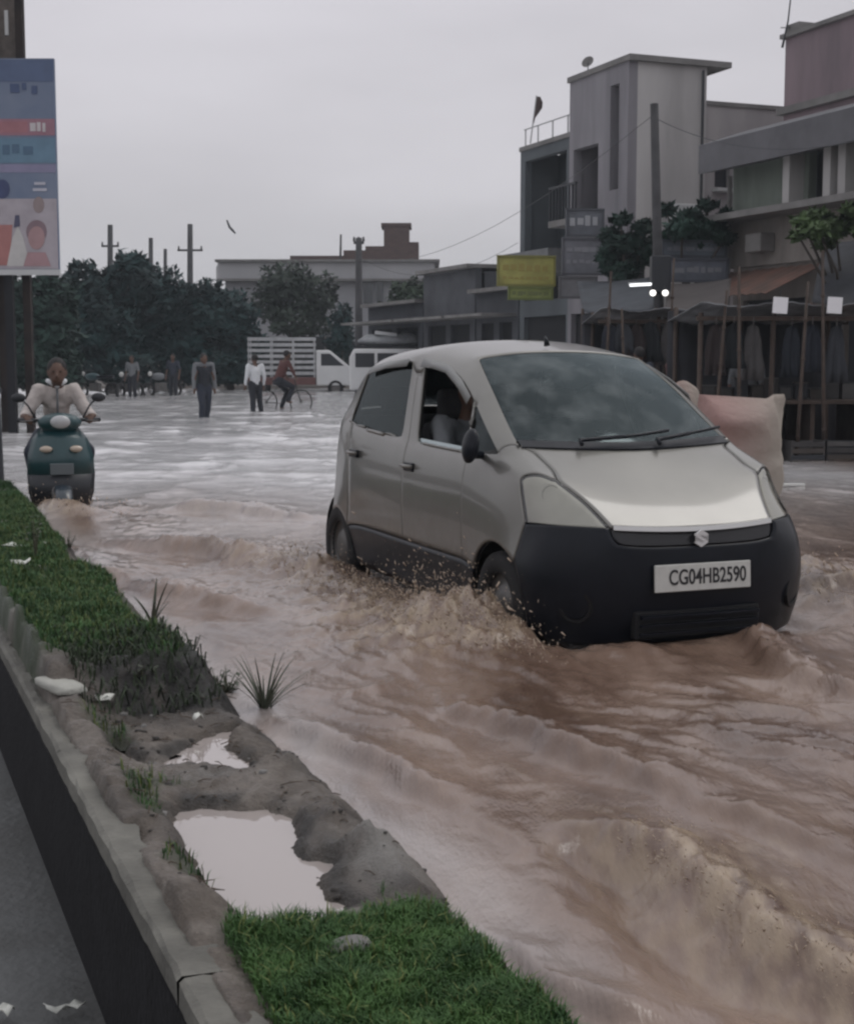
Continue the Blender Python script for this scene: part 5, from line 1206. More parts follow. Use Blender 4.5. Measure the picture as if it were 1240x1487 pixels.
for px0, px1, py0, py1, c in ((44, 52, 178, 190, (.5, .47, .48)), (54, 59, 177, 190, (.5, .47, .48)), (62, 66, 178, 191, (.5, .47, .48)), (15, 28, 121, 134, (.06, .09, .18)), (32, 38, 120, 130, (.06, .09, .18)), (46, 54, 124, 136, (.06, .09, .18)), (4, 14, 210, 224, (.07, .13, .2)), (18, 28, 209, 222, (.07, .13, .2)), (34, 48, 212, 224, (.07, .13, .2)), (50, 66, 264, 268, (.42, .42, .48)), (48, 68, 273, 277, (.42, .42, .48))):
    band(px0, px1, py0, py1, c, 'printed_mark', .012)
def pfig(pts, col, off, nm='printed_figure'):
    m = MB(); q = [at(a, b, Yq - off) for a, b in pts]; m.prism(q, (0, 0, 0), (0, .004, 0)); return bpart(bl, m, nm, mat('print_%s' % '_'.join('%d' % int(c * 1000) for c in col), col, .6, var=.12, scale=3))
def ell(cx, cy, rx, ry, n=18): return [(cx + rx * cos(2 * pi * k / n), cy + ry * sin(2 * pi * k / n)) for k in range(n)]
pfig([(-40, 326), (18, 326), (14, 385), (-40, 385)], (.34, .15, .14), .012); pfig([(10, 386), (18, 345), (26, 328), (34, 345), (44, 386)], (.46, .45, .44), .013)
pfig(ell(53, 336, 15, 17), (.20, .14, .16), .014); pfig(ell(53, 345, 12, 17), (.33, .21, .215), .018); pfig([(34, 386), (40, 366), (66, 366), (74, 386)], (.34, .21, .225), .016)
pfig(ell(56, 297, 8, 12), (.25, .20, .2), .014); pfig(ell(3, 274, 11, 14), (.045, .06, .14), .014); pfig([(22, 312), (28, 312), (29, 328), (20, 330)], (.07, .07, .12), .014)
# rusty column above the hoarding
Yc = 25.4; a, b = at(-14, 84, Yc), at(30, -60, Yc)
rc_ = thing('steel_column', 'rusty brown column rising above the hoarding out of the picture', 'column', (a.x, Yc, -.2)); M_rust = mat('rusty_steel', (.05, .04, .036), .9, col2=(.02, .019, .02), scale=2, spec=.2)
for xx in (a.x, b.x - .13): bpart(rc_, wbox(xx, xx + .13, Yc, Yc + .14, -.3, b.z + 1), 'upright', M_rust)
bpart(rc_, wbox(a.x + .13, b.x - .13, Yc + .04, Yc + .1, zt - .2, b.z + 1), 'web_plate', mat('rusty_plate', (.10, .085, .075), .8, var=.3))
c_ = at(9, 30, Yc); bpart(rc_, wbox(c_.x - .03, c_.x + .03, Yc, Yc + .04, at(9, 50, Yc).z, at(9, 14, Yc).z), 'pale_strip', M_frame)

# ------------------------------------------------------------------ trees
def foliage_mat(name, c):
    return mat(name, c, .7, col2=tuple(k * .25 for k in c), scale=.8, spec=.25)
M_bark = mat('bark', (.05, .042, .036), .9, var=.3, scale=5)
def tree(label, base, lumps, leaf, n, fol, trunk=.16, name='tree', group=None, seed=0, lean=0):
    r = random.Random(seed); root = thing(name, label, 'tree', base, 0, group)
    t = MB(); top = max(l[0].z for l in lumps); cen = sum((l[0] for l in lumps), Vector()) / len(lumps)
    fork = Vector((lean, 0, max(.6, cen.z * .55)))
    t.tube([(0, 0, -.1), fork * .5 + Vector((r.uniform(-.1, .1), 0, 0)), fork], [trunk * 1.25, trunk, trunk * .8], 9)
    for c, rr in lumps:
        mid = (fork + c) / 2 + Vector((r.uniform(-.2, .2), r.uniform(-.2, .2), .1)); t.tube([fork, mid, c, c + Vector((0, 0, rr.z * .6))], [trunk * .55, trunk * .35, trunk * .2, .01], 6)
    t.build('trunk', M_bark, root, smooth=True)
    tot = sum(l[1].x * l[1].z for l in lumps); vs = []; fs = []
    for c, rr in lumps:
        m = int(n * rr.x * rr.z / tot)
        for _ in range(m):
            while True:
                d = Vector((r.gauss(0, 1), r.gauss(0, 1), r.gauss(0, 1)))
                if d.length > .1: break
            d.normalize(); rad = r.uniform(.25, 1.0) ** .45 * (1 + .22 * sin(d.x * 5 + seed) * sin(d.z * 6 + seed * 2)) * (1.12 if r.random() < .06 else 1)
            p_ = c + Vector((d.x * rr.x, d.y * rr.y, d.z * rr.z)) * rad
            s = leaf * r.uniform(.35, 1.5); a = Vector((r.gauss(0, 1), r.gauss(0, 1), r.gauss(0, .7))).normalized(); b = a.cross(d + Vector((.01, .02, .5))).normalized()
            i = len(vs); vs += [p_ - a * s, p_ + b * s * .42, p_ + a * s, p_ - b * s * .42]; fs.append((i, i + 1, i + 2, i + 3))
    raw('crown', vs, fs, fol, root, smooth=False)
    return root
def ptree(label, Y, blobs, leaf, n, fol, basepx, seed, trunk=.16, group=None, z0=.0):
    base = at(basepx, 560, Y); base.z = z0; lumps = []
    for cx, cy, rx, ry in blobs:
        c = at(cx, cy, Y); rx_, ry_ = rx * Y / FPX, ry * Y / FPX; lumps.append((Vector((c.x - base.x, rnd.uniform(-.5, .5), c.z - z0)), Vector((rx_, max(rx_, ry_) * .9, ry_))))
    return tree(label, base, lumps, leaf, n, fol, trunk, 'tree', group, seed)
F1 = foliage_mat('leaf_dark_teal', (.022, .058, .058)); F2 = foliage_mat('leaf_dark_green', (.028, .066, .050)); F3 = foliage_mat('leaf_mid_green', (.055, .085, .052)); F4 = foliage_mat('leaf_bright_green', (.09, .145, .055)); F5 = foliage_mat('leaf_grey_green', (.06, .082, .062))
G = 'dark trees across the flood'
ptree('dark broad tree directly below the hoarding at the left edge', 50, [(20, 450, 75, 55), (75, 440, 45, 45), (-40, 440, 60, 60), (40, 505, 75, 45), (10, 535, 80, 32), (75, 530, 50, 34)], .17, 13000, F2, 20, 1, group=G)
ptree('dark round-topped tree right of the hoarding with a pole behind', 57, [(125, 425, 42, 48), (190, 410, 45, 46), (150, 470, 60, 50), (195, 385, 20, 20), (110, 480, 40, 45), (150, 520, 60, 42), (110, 530, 40, 30), (190, 530, 40, 30)], .18, 14000, F1, 160, 2, group=G)
ptree('dark teal tree below the tall cross-arm pole', 60, [(235, 440, 48, 48), (290, 450, 50, 42), (255, 490, 60, 45), (210, 490, 40, 40), (250, 525, 62, 38), (215, 535, 40, 25), (290, 530, 40, 28)], .18, 14000, F1, 250, 3, group=G)
ptree('low dark bush-like tree left of the caged pickup', 64, [(330, 455, 42, 40), (350, 500, 40, 38), (310, 500, 35, 42), (330, 535, 45, 25)], .17, 8000, F1, 335, 4, group=G)
ptree('loose grey-green tree in front of the white house', 68, [(415, 410, 42, 28), (455, 425, 36, 34), (395, 440, 36, 30), (440, 465, 50, 30)], .17, 3800, F5, 425, 5, group=G)
ptree('dark conical small tree behind the pickup cab', 66, [(497, 478, 17, 34), (490, 500, 22, 26), (504, 455, 8, 16)], .14, 1800, F1, 497, 6, .1, group=G)
ptree('mid-green round tree in front of the white house right end', 60, [(600, 440, 40, 34), (635, 450, 38, 30), (575, 465, 26, 26), (620, 480, 50, 26)], .16, 5200, F3, 612, 7, group=G)
ptree('dark tree in shade left of the yellow board', 52, [(690, 470, 40, 30), (730, 480, 36, 26), (670, 495, 30, 20)], .16, 3600, F1, 700, 8, group=G)
ptree('dark street tree growing in front of the tower house left of the pole', 32.5, [(902, 318, 15, 9), (888, 340, 15, 13), (932, 330, 15, 12), (912, 352, 30, 16), (884, 372, 16, 16), (940, 366, 16, 20), (905, 392, 26, 14), (955, 345, 10, 10)], .105, 3400, F2, 915, 9, .09)
ptree('dark street tree between the utility pole and the green shop house', 31, [(972, 300, 13, 9), (1000, 314, 19, 10), (1030, 296, 14, 8), (985, 334, 24, 13), (1028, 330, 26, 14), (1056, 312, 12, 10), (1008, 352, 40, 11), (966, 352, 12, 16), (1050, 345, 14, 10)], .105, 3800, F2, 1005, 10, .09)
ptree('bright green leafy tree in front of the eaves at the right edge', 23, [(1162, 322, 16, 8), (1190, 312, 20, 10), (1175, 338, 22, 10), (1212, 330, 24, 16), (1230, 308, 18, 10), (1150, 345, 10, 6), (1250, 335, 20, 20), (1205, 352, 16, 7)], .10, 1900, F4, 1225, 11, .07)

# ------------------------------------------------------------------ poles, cables, bird
M_pole = mat('weathered_concrete_pole', (.06, .06, .063), .9, var=.25, scale=3)
def pole(label, px, pytop, Y, w, arm=None, pxb=None, zb_=-.3, extra=None):
    top = at(px, pytop, Y); base = at(pxb or px, 560, Y); base.z = zb_
    R = thing('utility_pole', label, 'pole', base, 0, 'utility poles'); t = top - base
    MB().tube([(0, 0, 0), t * .5, t], [w * .62, w * .55, w * .45], 10).build('shaft', M_pole, R, smooth=True)
    for (py, half) in (arm or []):
        z = at(px, py, Y).z - base.z; xx = t.x * z / t.z
        MB().beam((xx - half, 0, z), (xx + half, 0, z), .10, .10).build('crossarm', M_pole, R)
        for s in (-1, 0, 1): MB().tube([(xx + s * half * .9, 0, z + .05), (xx + s * half * .9, 0, z + .22)], [.05, .035], 6).build('insulator', M_pole, R, smooth=True)
    if extra:
        for (py0, py1, wd, nm) in extra:
            z0, z1 = at(px, py1, Y).z - base.z, at(px, py0, Y).z - base.z; MB().box((t.x * .4, -.1, (z0 + z1) / 2), (wd, .3, z1 - z0)).build(nm, M_dark, R, bevel=.02)
    return R
pole('utility pole with a short crossarm behind the round-topped tree', 160, 326, 76, .30, [(357, .45)])
pole('short thin utility pole between two taller ones above the trees', 219, 345, 80, .26)
pole('shortest thin pole top just left of the cross-arm pole', 240, 361, 84, .22)
pole('utility pole with a wide crossarm standing above the dark trees', 276, 325, 76, .30, [(363, .65)])
pole('dark utility pole in front of the white house, above the pickup cab', 521, 345, 56, .26, [(352, .2)])
pole('tall dark utility pole in front of the tower house', 950, 150, 27.5, .17, None, 962, extra=[(372, 425, .36, 'junction_box')])
pole('thin roof pole on the white house left of its brick tower', 495, 340, 86.2, .12, None, None, 6.6)
def cable(a, b, sag, nm='overhead_cable', lab='', r=.007):
    pts = [a + (b - a) * k / 14 - Vector((0, 0, sag * 4 * (k / 14) * (1 - k / 14))) for k in range(15)]
    o = MB().tube(pts, r, 4).build(nm, M_dark); return tag(o, lab, 'cable')
cable(at(521, 372, 56), at(752, 352, 40), .8, lab='thin cable sagging from the central pole to the blue-grey house')
cable(at(521, 378, 56), at(950, 165, 27.5), .9, lab='thin cable running from the central pole up to the tall dark pole')
cable(at(950, 170, 27.5), at(1240, 205, 22), .3, lab='thin cable from the tall dark pole towards the right edge')
br = thing('flying_bird', 'dark bird with spread wings flying left of the white house', 'bird', at(335, 331, 45)); q = MB()
q.ball((0, 0, 0), (.07, .035, .035), 10, 8, Matrix.Rotation(.8, 3, 'Y')); q.add([(.02, 0, 0), (-.10, .02, .26), (-.14, .02, .24), (-.06, 0, 0)], [(0, 1, 2, 3)]); q.add([(.05, 0, .0), (.16, -.02, -.14), (.13, -.02, -.18), (-.02, 0, -.04)], [(0, 1, 2, 3)]); o = q.build('body', M_dark, br); md = o.modifiers.new('t', 'SOLIDIFY'); md.thickness = .012

# ------------------------------------------------------------------ hanging boards on the house fronts
def board(label, px0, py0, px1, py1, Y, col, marks, mcol, tilt=0.0, name='signboard'):
    a, b = at(px0, py1, Y), at(px1, py0, Y); c = (a + b) / 2; w, h = b.x - a.x, b.z - a.z
    R = thing(name, label, 'signboard', (c.x, Y, a.z), tilt)
    MB().box((0, 0, h / 2), (w, .06, h)).build('panel', mat('board_' + '_'.join('%d' % int(k * 1000) for k in col), col, .6, var=.22, scale=2.5), R)
    f = MB()
    for q_ in (((0, -.02, .0), (w + .06, .09, .05)), ((0, -.02, h), (w + .06, .09, .05)), ((-w / 2, -.02, h / 2), (.05, .09, h)), ((w / 2, -.02, h / 2), (.05, .09, h))): f.box(*q_)
    f.build('frame', mat('board_frame_' + '_'.join('%d' % int(k * 1000) for k in col), tuple(k * .6 for k in col), .7), R)
    r = random.Random(int(px0 + py0))
    for row, (yc, hh, n) in enumerate(marks):
        x = -w * .42
        for k in range(n):
            ww = w * .84 / n * r.uniform(.45, .8); zz = h * yc; m = MB()
            ww *= 1.25; m.box((x + ww / 2, -.034, zz + h * hh * r.uniform(-.1, .1)), (ww, .01, h * hh * r.uniform(.5, .9))); x += w * .84 / n
            m.build('faded_mark', mat('mark_' + '_'.join('%d' % int(k_ * 1000) for k_ in mcol), mcol, .7), R)
    for s in (-1, 1): MB().beam((s * w * .4, .03, h * .5), (s * w * .4, .6, h * .5), .04).build('bracket', M_dark, R)
    return R
board('small grey board with pale marks at the corner of the tower house', 822, 304, 876, 342, 35.5, (.13, .14, .16), [(.55, .5, 4)], (.36, .37, .39), .12)
board('square dull grey board below the small corner board', 816, 346, 884, 398, 35, (.15, .155, .175), [(.7, .2, 5), (.35, .15, 6)], (.22, .225, .245), .12)
board('lower plain grey board above the shop awnings left of the pole', 812, 402, 866, 432, 34.8, (.16, .16, .17), [], (.3, .3, .3), .12)
board('dark green board left of the tall pole', 884, 372, 934, 412, 33, (.07, .095, .085), [(.6, .22, 5)], (.2, .24, .22), .1)
board('blue-grey board right of the tall pole, upper of two', 958, 350, 1056, 372, 31, (.12, .14, .17), [(.5, .4, 9)], (.20, .215, .24), .2)
board('blue-grey board right of the tall pole, lower of two', 956, 376, 1058, 408, 30.8, (.115, .13, .16), [(.5, .35, 8)], (.20, .21, .23), .2)
board('yellow shop board above the dark row of shops', 722, 372, 806, 414, 36.5, (.33, .315, .09), [(.6, .3, 6), (.25, .12, 8)], (.30, .25, .07), .15)
board('narrow yellow-green board hanging under the yellow one', 738, 417, 802, 434, 36.5, (.22, .26, .08), [(.5, .4, 7)], (.14, .16, .06), .15)

# ------------------------------------------------------------------ street stalls on the right
M_wood = mat('stall_wood', (.065, .047, .038), .85, var=.3, scale=6); M_tin = mat('tin_sheet', (.40, .41, .43), .4, metal=.5, col2=(.06, .06, .065), scale=1.1)
M_blk = mat('black_sheet', (.02, .021, .026), .8, var=.3, scale=2, bump=.5, bscale=3)
def stall(label, px0, px1, Y, zr, dep, posts, seed):
    x0, x1 = at(px0, 500, Y).x, at(px1, 500, Y).x; w = x1 - x0
    R = thing('street_stall', label, 'stall', ((x0 + x1) / 2, Y, -.2), 0.0)
    for px in posts:
        x = at(px, 500, Y).x - (x0 + x1) / 2
        MB().tube([(x, 0, 0), (x + .01, 0, zr + .2)], .035, 8).build('post', M_wood, R, smooth=True); MB().tube([(x + .05, dep, 0), (x + .05, dep, zr + .35)], .035, 8).build('post', M_wood, R, smooth=True)
    m = MB(); n = 28
    for k in range(n + 1):
        for y, z in ((-.35, zr + .30), (dep + .2, zr + .12)): m.v.append((-w / 2 + w * k / n, y, z + .010 * (k % 2) + .03 * sin(k * .5 + seed)))
    m.f = [(2 * k, 2 * k + 1, 2 * k + 3, 2 * k + 2) for k in range(n)]; o = m.build('tin_roof', M_tin, R); md = o.modifiers.new('t', 'SOLIDIFY'); md.thickness = .012
    MB().beam((-w / 2, -.02, zr + .12), (w / 2, -.02, zr + .12), .06).build('front_rail', M_wood, R)
    MB().box((0, dep * .4, .92), (w * .92, dep * .7, .05)).build('counter', M_wood, R)
    for k in range(4): MB().box((-w * .42 + w * .28 * k, dep * .4, .45), (.06, dep * .6, .9)).build('counter_leg', M_wood, R)
    m = MB(); n = 30
    for k in range(n + 1):
        for z in (.25, 1.2, zr + .3): m.v.append((-w / 2 + w * k / n, dep + .05 + .06 * sin(k * 1.1 + z), z))
    for k in range(n):
        for j in range(2): m.f.append((3 * k + j, 3 * k + j + 1, 3 * k + 4 + j, 3 * k + 3 + j))
    o = m.build('back_sheet', M_blk, R, smooth=True); md = o.modifiers.new('t', 'SOLIDIFY'); md.thickness = .01
    return R
stall('long tin-roofed stall with wooden posts behind the car roof', 868, 1062, 24, 2.0, 2.4, (880, 955, 1003, 1058), 1)
stall('tin-roofed stall with dark back sheet at the right edge', 1010, 1290, 19.5, 1.92, 2.2, (1016, 1121, 1262), 2)
cl_mats = [mat('garment_%d' % i, c, .9, var=.15, scale=5) for i, c in enumerate(((.018, .022, .032), (.04, .044, .052), (.028, .02, .02), (.012, .015, .018), (.07, .066, .066), (.016, .02, .028)))]
def garment(px, pyt, pyb, Y, i, lab, wd=.36):
    p_ = at(px, pyt, Y); h = p_.z - at(px, pyb, Y).z; r = random.Random(i * 7); m = MB(); n = 9
    R = thing('hanging_garment', lab, 'garment', (p_.x, Y, p_.z - h), r.uniform(-.3, .3), 'clothes hung under the stalls')
    for k in range(n + 1):
        u = -1 + 2 * k / n
        for j in range(5):
            v = j / 4; z = h * (1 - v) - .05 * abs(u) * (1 - v); m.v.append((u * wd / 2 * (.72 + (.15 + .5 * r.random()) * v) * (1 if j else .75), .04 * sin(k * 1.9 + i) * v + .02 * cos(k + j), z))
    for k in range(n):
        for j in range(4): m.f.append((5 * k + j, 5 * k + j + 1, 5 * k + 6 + j, 5 * k + 5 + j))
    o = m.build('cloth', cl_mats[i % 6], R, smooth=True); md = o.modifiers.new('t', 'SOLIDIFY'); md.thickness = .012
    MB().tube([(0, 0, h - .02), (0, 0, h + .10)], .008, 5).build('hook', M_rim, R)
spots = [(886, 470, 520, 'leftmost'), (905, 468, 512, 'second from left'), (924, 470, 522, 'third from left'), (945, 466, 525, 'just left of the tall pole foot'), (972, 468, 530, 'just right of the tall pole foot'), (992, 470, 528, 'left of the near stall post')]
for i, (px, a_, b_, w_d) in enumerate(spots): garment(px, a_, b_, 23.9, i, 'dark garment hanging under the long tin-roofed stall, ' + w_d, .34)
spots = [(1040, 470, 545, 'beside the left post'), (1066, 468, 535, 'second from the left post'), (1094, 470, 552, 'just left of the middle post'), (1150, 472, 548, 'just right of the middle post'), (1180, 470, 540, 'second right of the middle post'), (1215, 472, 556, 'nearest the right edge')]
for i, (px, a_, b_, w_d) in enumerate(spots): garment(px, a_, b_, 19.45, i + 2, 'dark garment hanging under the right-edge stall, ' + w_d, .27)
for px, py, lab in ((1133, 443, 'white card hung on the stall roof edge near the middle post'), (1212, 443, 'white card hung on the stall roof edge at far right')):
    p_ = at(px, py, 18.9); R = thing('white_card', lab, 'card', (p_.x, 18.9, p_.z - .1)); MB().box((0, 0, .1), (.19, .015, .21), Matrix.Rotation(.06, 3, 'Y')).build('sheet', mat('white_card_paper', (.78, .78, .80), .7), R); MB().tube([(0, .01, .2), (0, .01, .3)], .006, 4).build('string', M_dark, R)
tl = thing('tube_light', 'lit white tube light above the long stall left of the pole', 'lamp', at(930, 414, 26)); MB().tube([(-.19, 0, 0), (.19, 0, .02)], .022, 8).build('tube', mat('lit_tube', (.9, .9, .9), .5, emit=(.95, .97, 1, 1.6)), tl, smooth=True); MB().box((0, .03, .03), (.42, .03, .04)).build('batten', M_frame, tl)
for px, lab in ((948, 'lit round bulb directly left of the tall pole'), (966, 'lit round bulb directly right of the tall pole')):
    bb_ = thing('light_bulb', lab, 'lamp', at(px, 425, 25.5)); MB().ball((0, 0, 0), .055, 12, 8).build('bulb', mat('lit_bulb', (.9, .9, .9), .5, emit=(1, .97, .92, 1.6)), bb_, smooth=True); MB().tube([(0, 0, .04), (0, 0, .13)], .025, 8).build('cap', M_dark, bb_)
# goods under the stalls
M_jar = [mat('goods_%d' % i, c, .6, var=.2) for i, c in enumerate(((.04, .038, .038), (.07, .068, .066), (.025, .028, .034), (.05, .042, .036)))]
k = 0
for px in range(1030, 1236, 22):
    p_ = at(px, 560, 20.2); R = thing('goods_box', 'small goods box on the right-edge stall counter, number %s from the left' % ('first second third fourth fifth sixth seventh eighth ninth tenth'.split()[k % 10]), 'box', (p_.x, 20.2, .745), rnd.uniform(-.3, .3), 'boxes on the right-edge stall counter')
    h = rnd.uniform(.14, .30); MB().box((0, 0, h / 2), (rnd.uniform(.14, .2), .2, h)).build('carton', M_jar[k % 4], R, bevel=.01); MB().box((0, 0, h + .008), (.21, .21, .016)).build('lid', M_jar[(k + 1) % 4], R); k += 1
# bamboo props, crates and baskets crowding the stall fronts
for i, (px, Y, h, ln) in enumerate(((876, 23.4, 2.9, .1), (912, 23.2, 2.3, -.12), (968, 23.3, 3.1, .08), (1036, 19.2, 2.4, .15), (1076, 19.1, 2.7, -.06), (1158, 18.9, 2.5, .1), (1200, 19.0, 2.9, -.1))):
    b_ = at(px, 560, Y); b_.z = -.2; R = thing('bamboo_prop', 'thin bamboo prop leaning at the stall fronts, ' + ('leftmost', 'second from left', 'right of the tall pole', 'right of the near stall post', 'left of the middle stall post', 'right of the middle stall post', 'nearest the right edge')[i], 'pole', b_, 0, 'bamboo props at the stalls')
    MB().tube([(0, 0, 0), (ln * .5, 0, h * .5), (ln, 0, h)], [.028, .024, .018], 7).build('cane', M_wood, R, smooth=True)
    for k in range(4): MB().lathe((ln * (k + 1) / 5, 0, h * (k + 1) / 5), (0, 0, 1), [(.024, -.02), (.034, 0), (.024, .02)], 8).build('node_ring', M_wood, R, smooth=True)
for i, (px, Y, z, w) in enumerate(((900, 22.9, -.1, .5), (948, 22.7, -.1, .45), (1042, 18.9, -.1, .42), (1100, 18.8, -.1, .5), (1106, 18.8, .26, .42), (1168, 18.8, -.1, .46), (1228, 18.9, -.1, .5))):
    b_ = at(px, 560, Y); R = thing('slatted_crate', 'dark slatted crate on the ground before the stalls, ' + ('far left one', 'second one from the left', 'just right of the near stall post', 'bottom one of the stacked pair', 'top one of the stacked pair', 'right of the middle stall post', 'at the right edge')[i], 'crate', (b_.x, Y, z), rnd.uniform(-.3, .3), 'crates before the stalls')
    for k in range(4):
        MB().box((0, -.16, .05 + k * .085), (w, .015, .06)).build('slat', M_jar[(i + k) % 4], R); MB().box((0, .16, .05 + k * .085), (w, .015, .06)).build('slat', M_jar[i % 4], R)
    for sx in (-1, 1): MB().box((sx * w * .48, 0, .18), (.02, .33, .34)).build('end_board', M_jar[i % 4], R)
# dark tarpaulins added to darken the space between the pole and the shops
def darkening_tarp(label, c4, sag, col, seed):
    q = [at(*c) for c in c4]; o0 = sum(q, Vector()) / 4; R = thing('tarpaulin', label, 'tarpaulin', o0); n = 12; m = MB(); r = random.Random(seed)
    for i in range(n + 1):
        for j in range(n + 1):
            u, v = i / n, j / n; p_ = q[0] * (1 - u) * (1 - v) + q[1] * u * (1 - v) + q[2] * u * v + q[3] * (1 - u) * v
            m.v.append(p_ - o0 - Vector((0, 0, sag * (4 * u * (1 - u)) * (.4 + .6 * v) + .05 * sin(7 * u + seed) * v)))
    m.f = [(i * (n + 1) + j, (i + 1) * (n + 1) + j, (i + 1) * (n + 1) + j + 1, i * (n + 1) + j + 1) for i in range(n) for j in range(n)]
    o = m.build('sheet', mat('darkening_tarp_%d' % seed, col, .75, var=.35, scale=2.2, bump=.4, bscale=4), R, smooth=True); md = o.modifiers.new('t', 'SOLIDIFY'); md.thickness = .01
    for k, cc in enumerate((q[3], q[2])): MB().tube([cc - o0, (cc.x - o0.x, cc.y - o0.y, -.2 - o0.z)], .03, 6).build('prop', M_wood, R, smooth=True)
darkening_tarp('dark blue-grey tarpaulin added to darken the shop fronts left of the pole', [(838, 408, 33), (948, 402, 31), (952, 446, 27), (846, 448, 29)], .12, (.035, .042, .052), 1)
darkening_tarp('dark brown tarpaulin added to darken the space between the pole and the rust awning', [(968, 412, 30), (1062, 404, 28), (1056, 448, 23), (966, 450, 25)], .10, (.04, .032, .03), 2)
darkening_tarp('black tarpaulin added for the dark void of the shop at the right edge', [(1196, 352, 25), (1300, 336, 23), (1300, 446, 20.5), (1178, 438, 22)], .10, (.016, .018, .024), 3)
# ------------------------------------------------------------------ sacks behind the car
def sack(label, px0, px1, pyt, pyb, Y, ear, pinkness, seed):
    a, b = at(px0, pyb, Y), at(px1, pyt, Y); w, h = b.x - a.x, b.z - a.z; R = thing('filled_sack', label, 'sack', ((a.x + b.x) / 2, Y, a.z), .1)
    n, m = 28, 22; vs = []; fs = []; pk_ = []
    for j in range(m + 1):
        v = j / m
        for i in range(n):
            an = 2 * pi * i / n; cx_, sy_ = cos(an), sin(an)
            prof = (1.0 + .05 * sin(v * 3)) * (1 - .06 * (1 - min(1, v * 8)))
            flat = 1 if v < .75 else 1 - .82 * ((v - .75) / .25) ** 1.6
            x = w / 2 * prof * (abs(cx_) ** .75) * (1 if cx_ > 0 else -1) * (1 - .05 * max(0, v - .8)); y = w * .36 * flat * (abs(sy_) ** .8) * (1 if sy_ > 0 else -1)
            top = h * (1 - .10 * (1 - (2 * abs(x / w)) ** 1.5) * (v ** 3)) * v if ear else h * v * (1 - .12 * (2 * abs(x) / w) ** 2 * v ** 4)
            nz_ = float(fbm(np.array(an * 1.3 + seed), np.array(v * 3.0), 4, seed)) * .10 * w
            vs.append((x + nz_ * cx_, y + nz_ * sy_ * 1.6, top)); pk_.append(float(np.clip(.5 - x / w * 1.2 + .35 * (v - .5) , 0, 1)) * pinkness)
    for j in range(m):
        for i in range(n): fs.append((j * n + i, j * n + (i + 1) % n, (j + 1) * n + (i + 1) % n, (j + 1) * n + i))
    fs.append(tuple(range(n))[::-1]); fs.append(tuple(range(m * n, m * n + n)))
    mt_ = bpy.data.materials.new('sack_weave'); mt_.use_nodes = True; N, L = mt_.node_tree.nodes, mt_.node_tree.links; p_ = N['Principled BSDF']; p_.inputs['Roughness'].default_value = .7
    at_ = N.new('ShaderNodeAttribute'); at_.attribute_name = 'dye'; mx = N.new('ShaderNodeMixRGB'); mx.inputs[1].default_value = (.31, .275, .235, 1); mx.inputs[2].default_value = (.30, .17, .155, 1); L.new(at_.outputs['Fac'], mx.inputs[0]); L.new(mx.outputs[0], p_.inputs['Base Color'])
    nz = N.new('ShaderNodeTexNoise'); nz.inputs['Scale'].default_value = 9; bu = N.new('ShaderNodeBump'); bu.inputs['Strength'].default_value = .6; bu.inputs['Distance'].default_value = .03; L.new(nz.outputs['Fac'], bu.inputs['Height']); L.new(bu.outputs[0], p_.inputs['Normal'])
    o = raw('cloth', vs, fs, mt_, R); at2 = o.data.attributes.new('dye', 'FLOAT', 'POINT'); at2.data.foreach_set('value', np.array(pk_, np.float32))
    return R
sack('large white and pink woven sack standing in the water behind the car bonnet', 1012, 1134, 572, 732, 13.5, True, .85, 3)
sack('smaller tan sack half hidden behind the windscreen edge', 968, 1014, 552, 690, 15.0, False, .55, 5)
fp = MB().box((0, 0, 0), (.26, .05, .03)).build('floating_stick', mat('pale_stick', (.6, .6, .58), .6), None, bevel=.008); fp.location = gp(1150, 704, .02); tag(fp, 'short pale stick floating right of the large sack', 'stick')

# ================================================================== verge details: grass, weeds, stones, litter, spray
def ground_z(s, t):
    x = s * UX + t * RX; y = s * UY + t * RY
    return float(verge_h(np.array([s]), np.array([t]), np.array([x]), np.array([y]))[0])
def scatter_grass(name, s0, s1, n, h0, h1, w, fol, seed):
    r = np.random.RandomState(seed); S = r.uniform(s0, s1, n * 3); T = r.uniform(.62, 1.38, n * 3)
    k = turf_mask(S, T) > r.uniform(.15, .9, n * 3); S, T = S[k][:n], T[k][:n]
    X = S * UX + T * RX; Y = S * UY + T * RY; Z = verge_h(S, T, X, Y); ok = Z > .05; S, T, X, Y, Z = S[ok], T[ok], X[ok], Y[ok], Z[ok]
    m = len(S); an = r.uniform(0, 2 * pi, m); ln = r.uniform(.2, .9, m); clump = .6 + .8 * vnoise(S * 9, T * 9, 5)
    h = r.uniform(h0, h1, m) * clump; ww = w * r.uniform(.6, 1.3, m)
    dx, dy = np.cos(an), np.sin(an)
    v = np.zeros((m, 5, 3)); px, py = -dy, dx
    v[:, 0] = np.stack([X - px * ww, Y - py * ww, Z - .005], 1); v[:, 1] = np.stack([X + px * ww, Y + py * ww, Z - .005], 1)
    mx_, my_, mz_ = X + dx * h * ln * .35, Y + dy * h * ln * .35, Z + h * .6
    v[:, 2] = np.stack([mx_ + px * ww * .8, my_ + py * ww * .8, mz_], 1); v[:, 3] = np.stack([mx_ - px * ww * .8, my_ - py * ww * .8, mz_], 1)
    v[:, 4] = np.stack([X + dx * h * ln, Y + dy * h * ln, Z + h * (1.02 - .35 * ln)], 1)
    fs = []
    for i in range(m): b = i * 5; fs.append((b, b + 1, b + 2, b + 3)); fs.append((b + 3, b + 2, b + 4))
    o = raw(name, v.reshape(-1, 3), fs, fol, None, smooth=False); o['kind'] = 'stuff'; return o
M_grass = mat('grass_blade', (.080, .165, .045), .65, col2=(.028, .072, .022), scale=7, spec=.3)
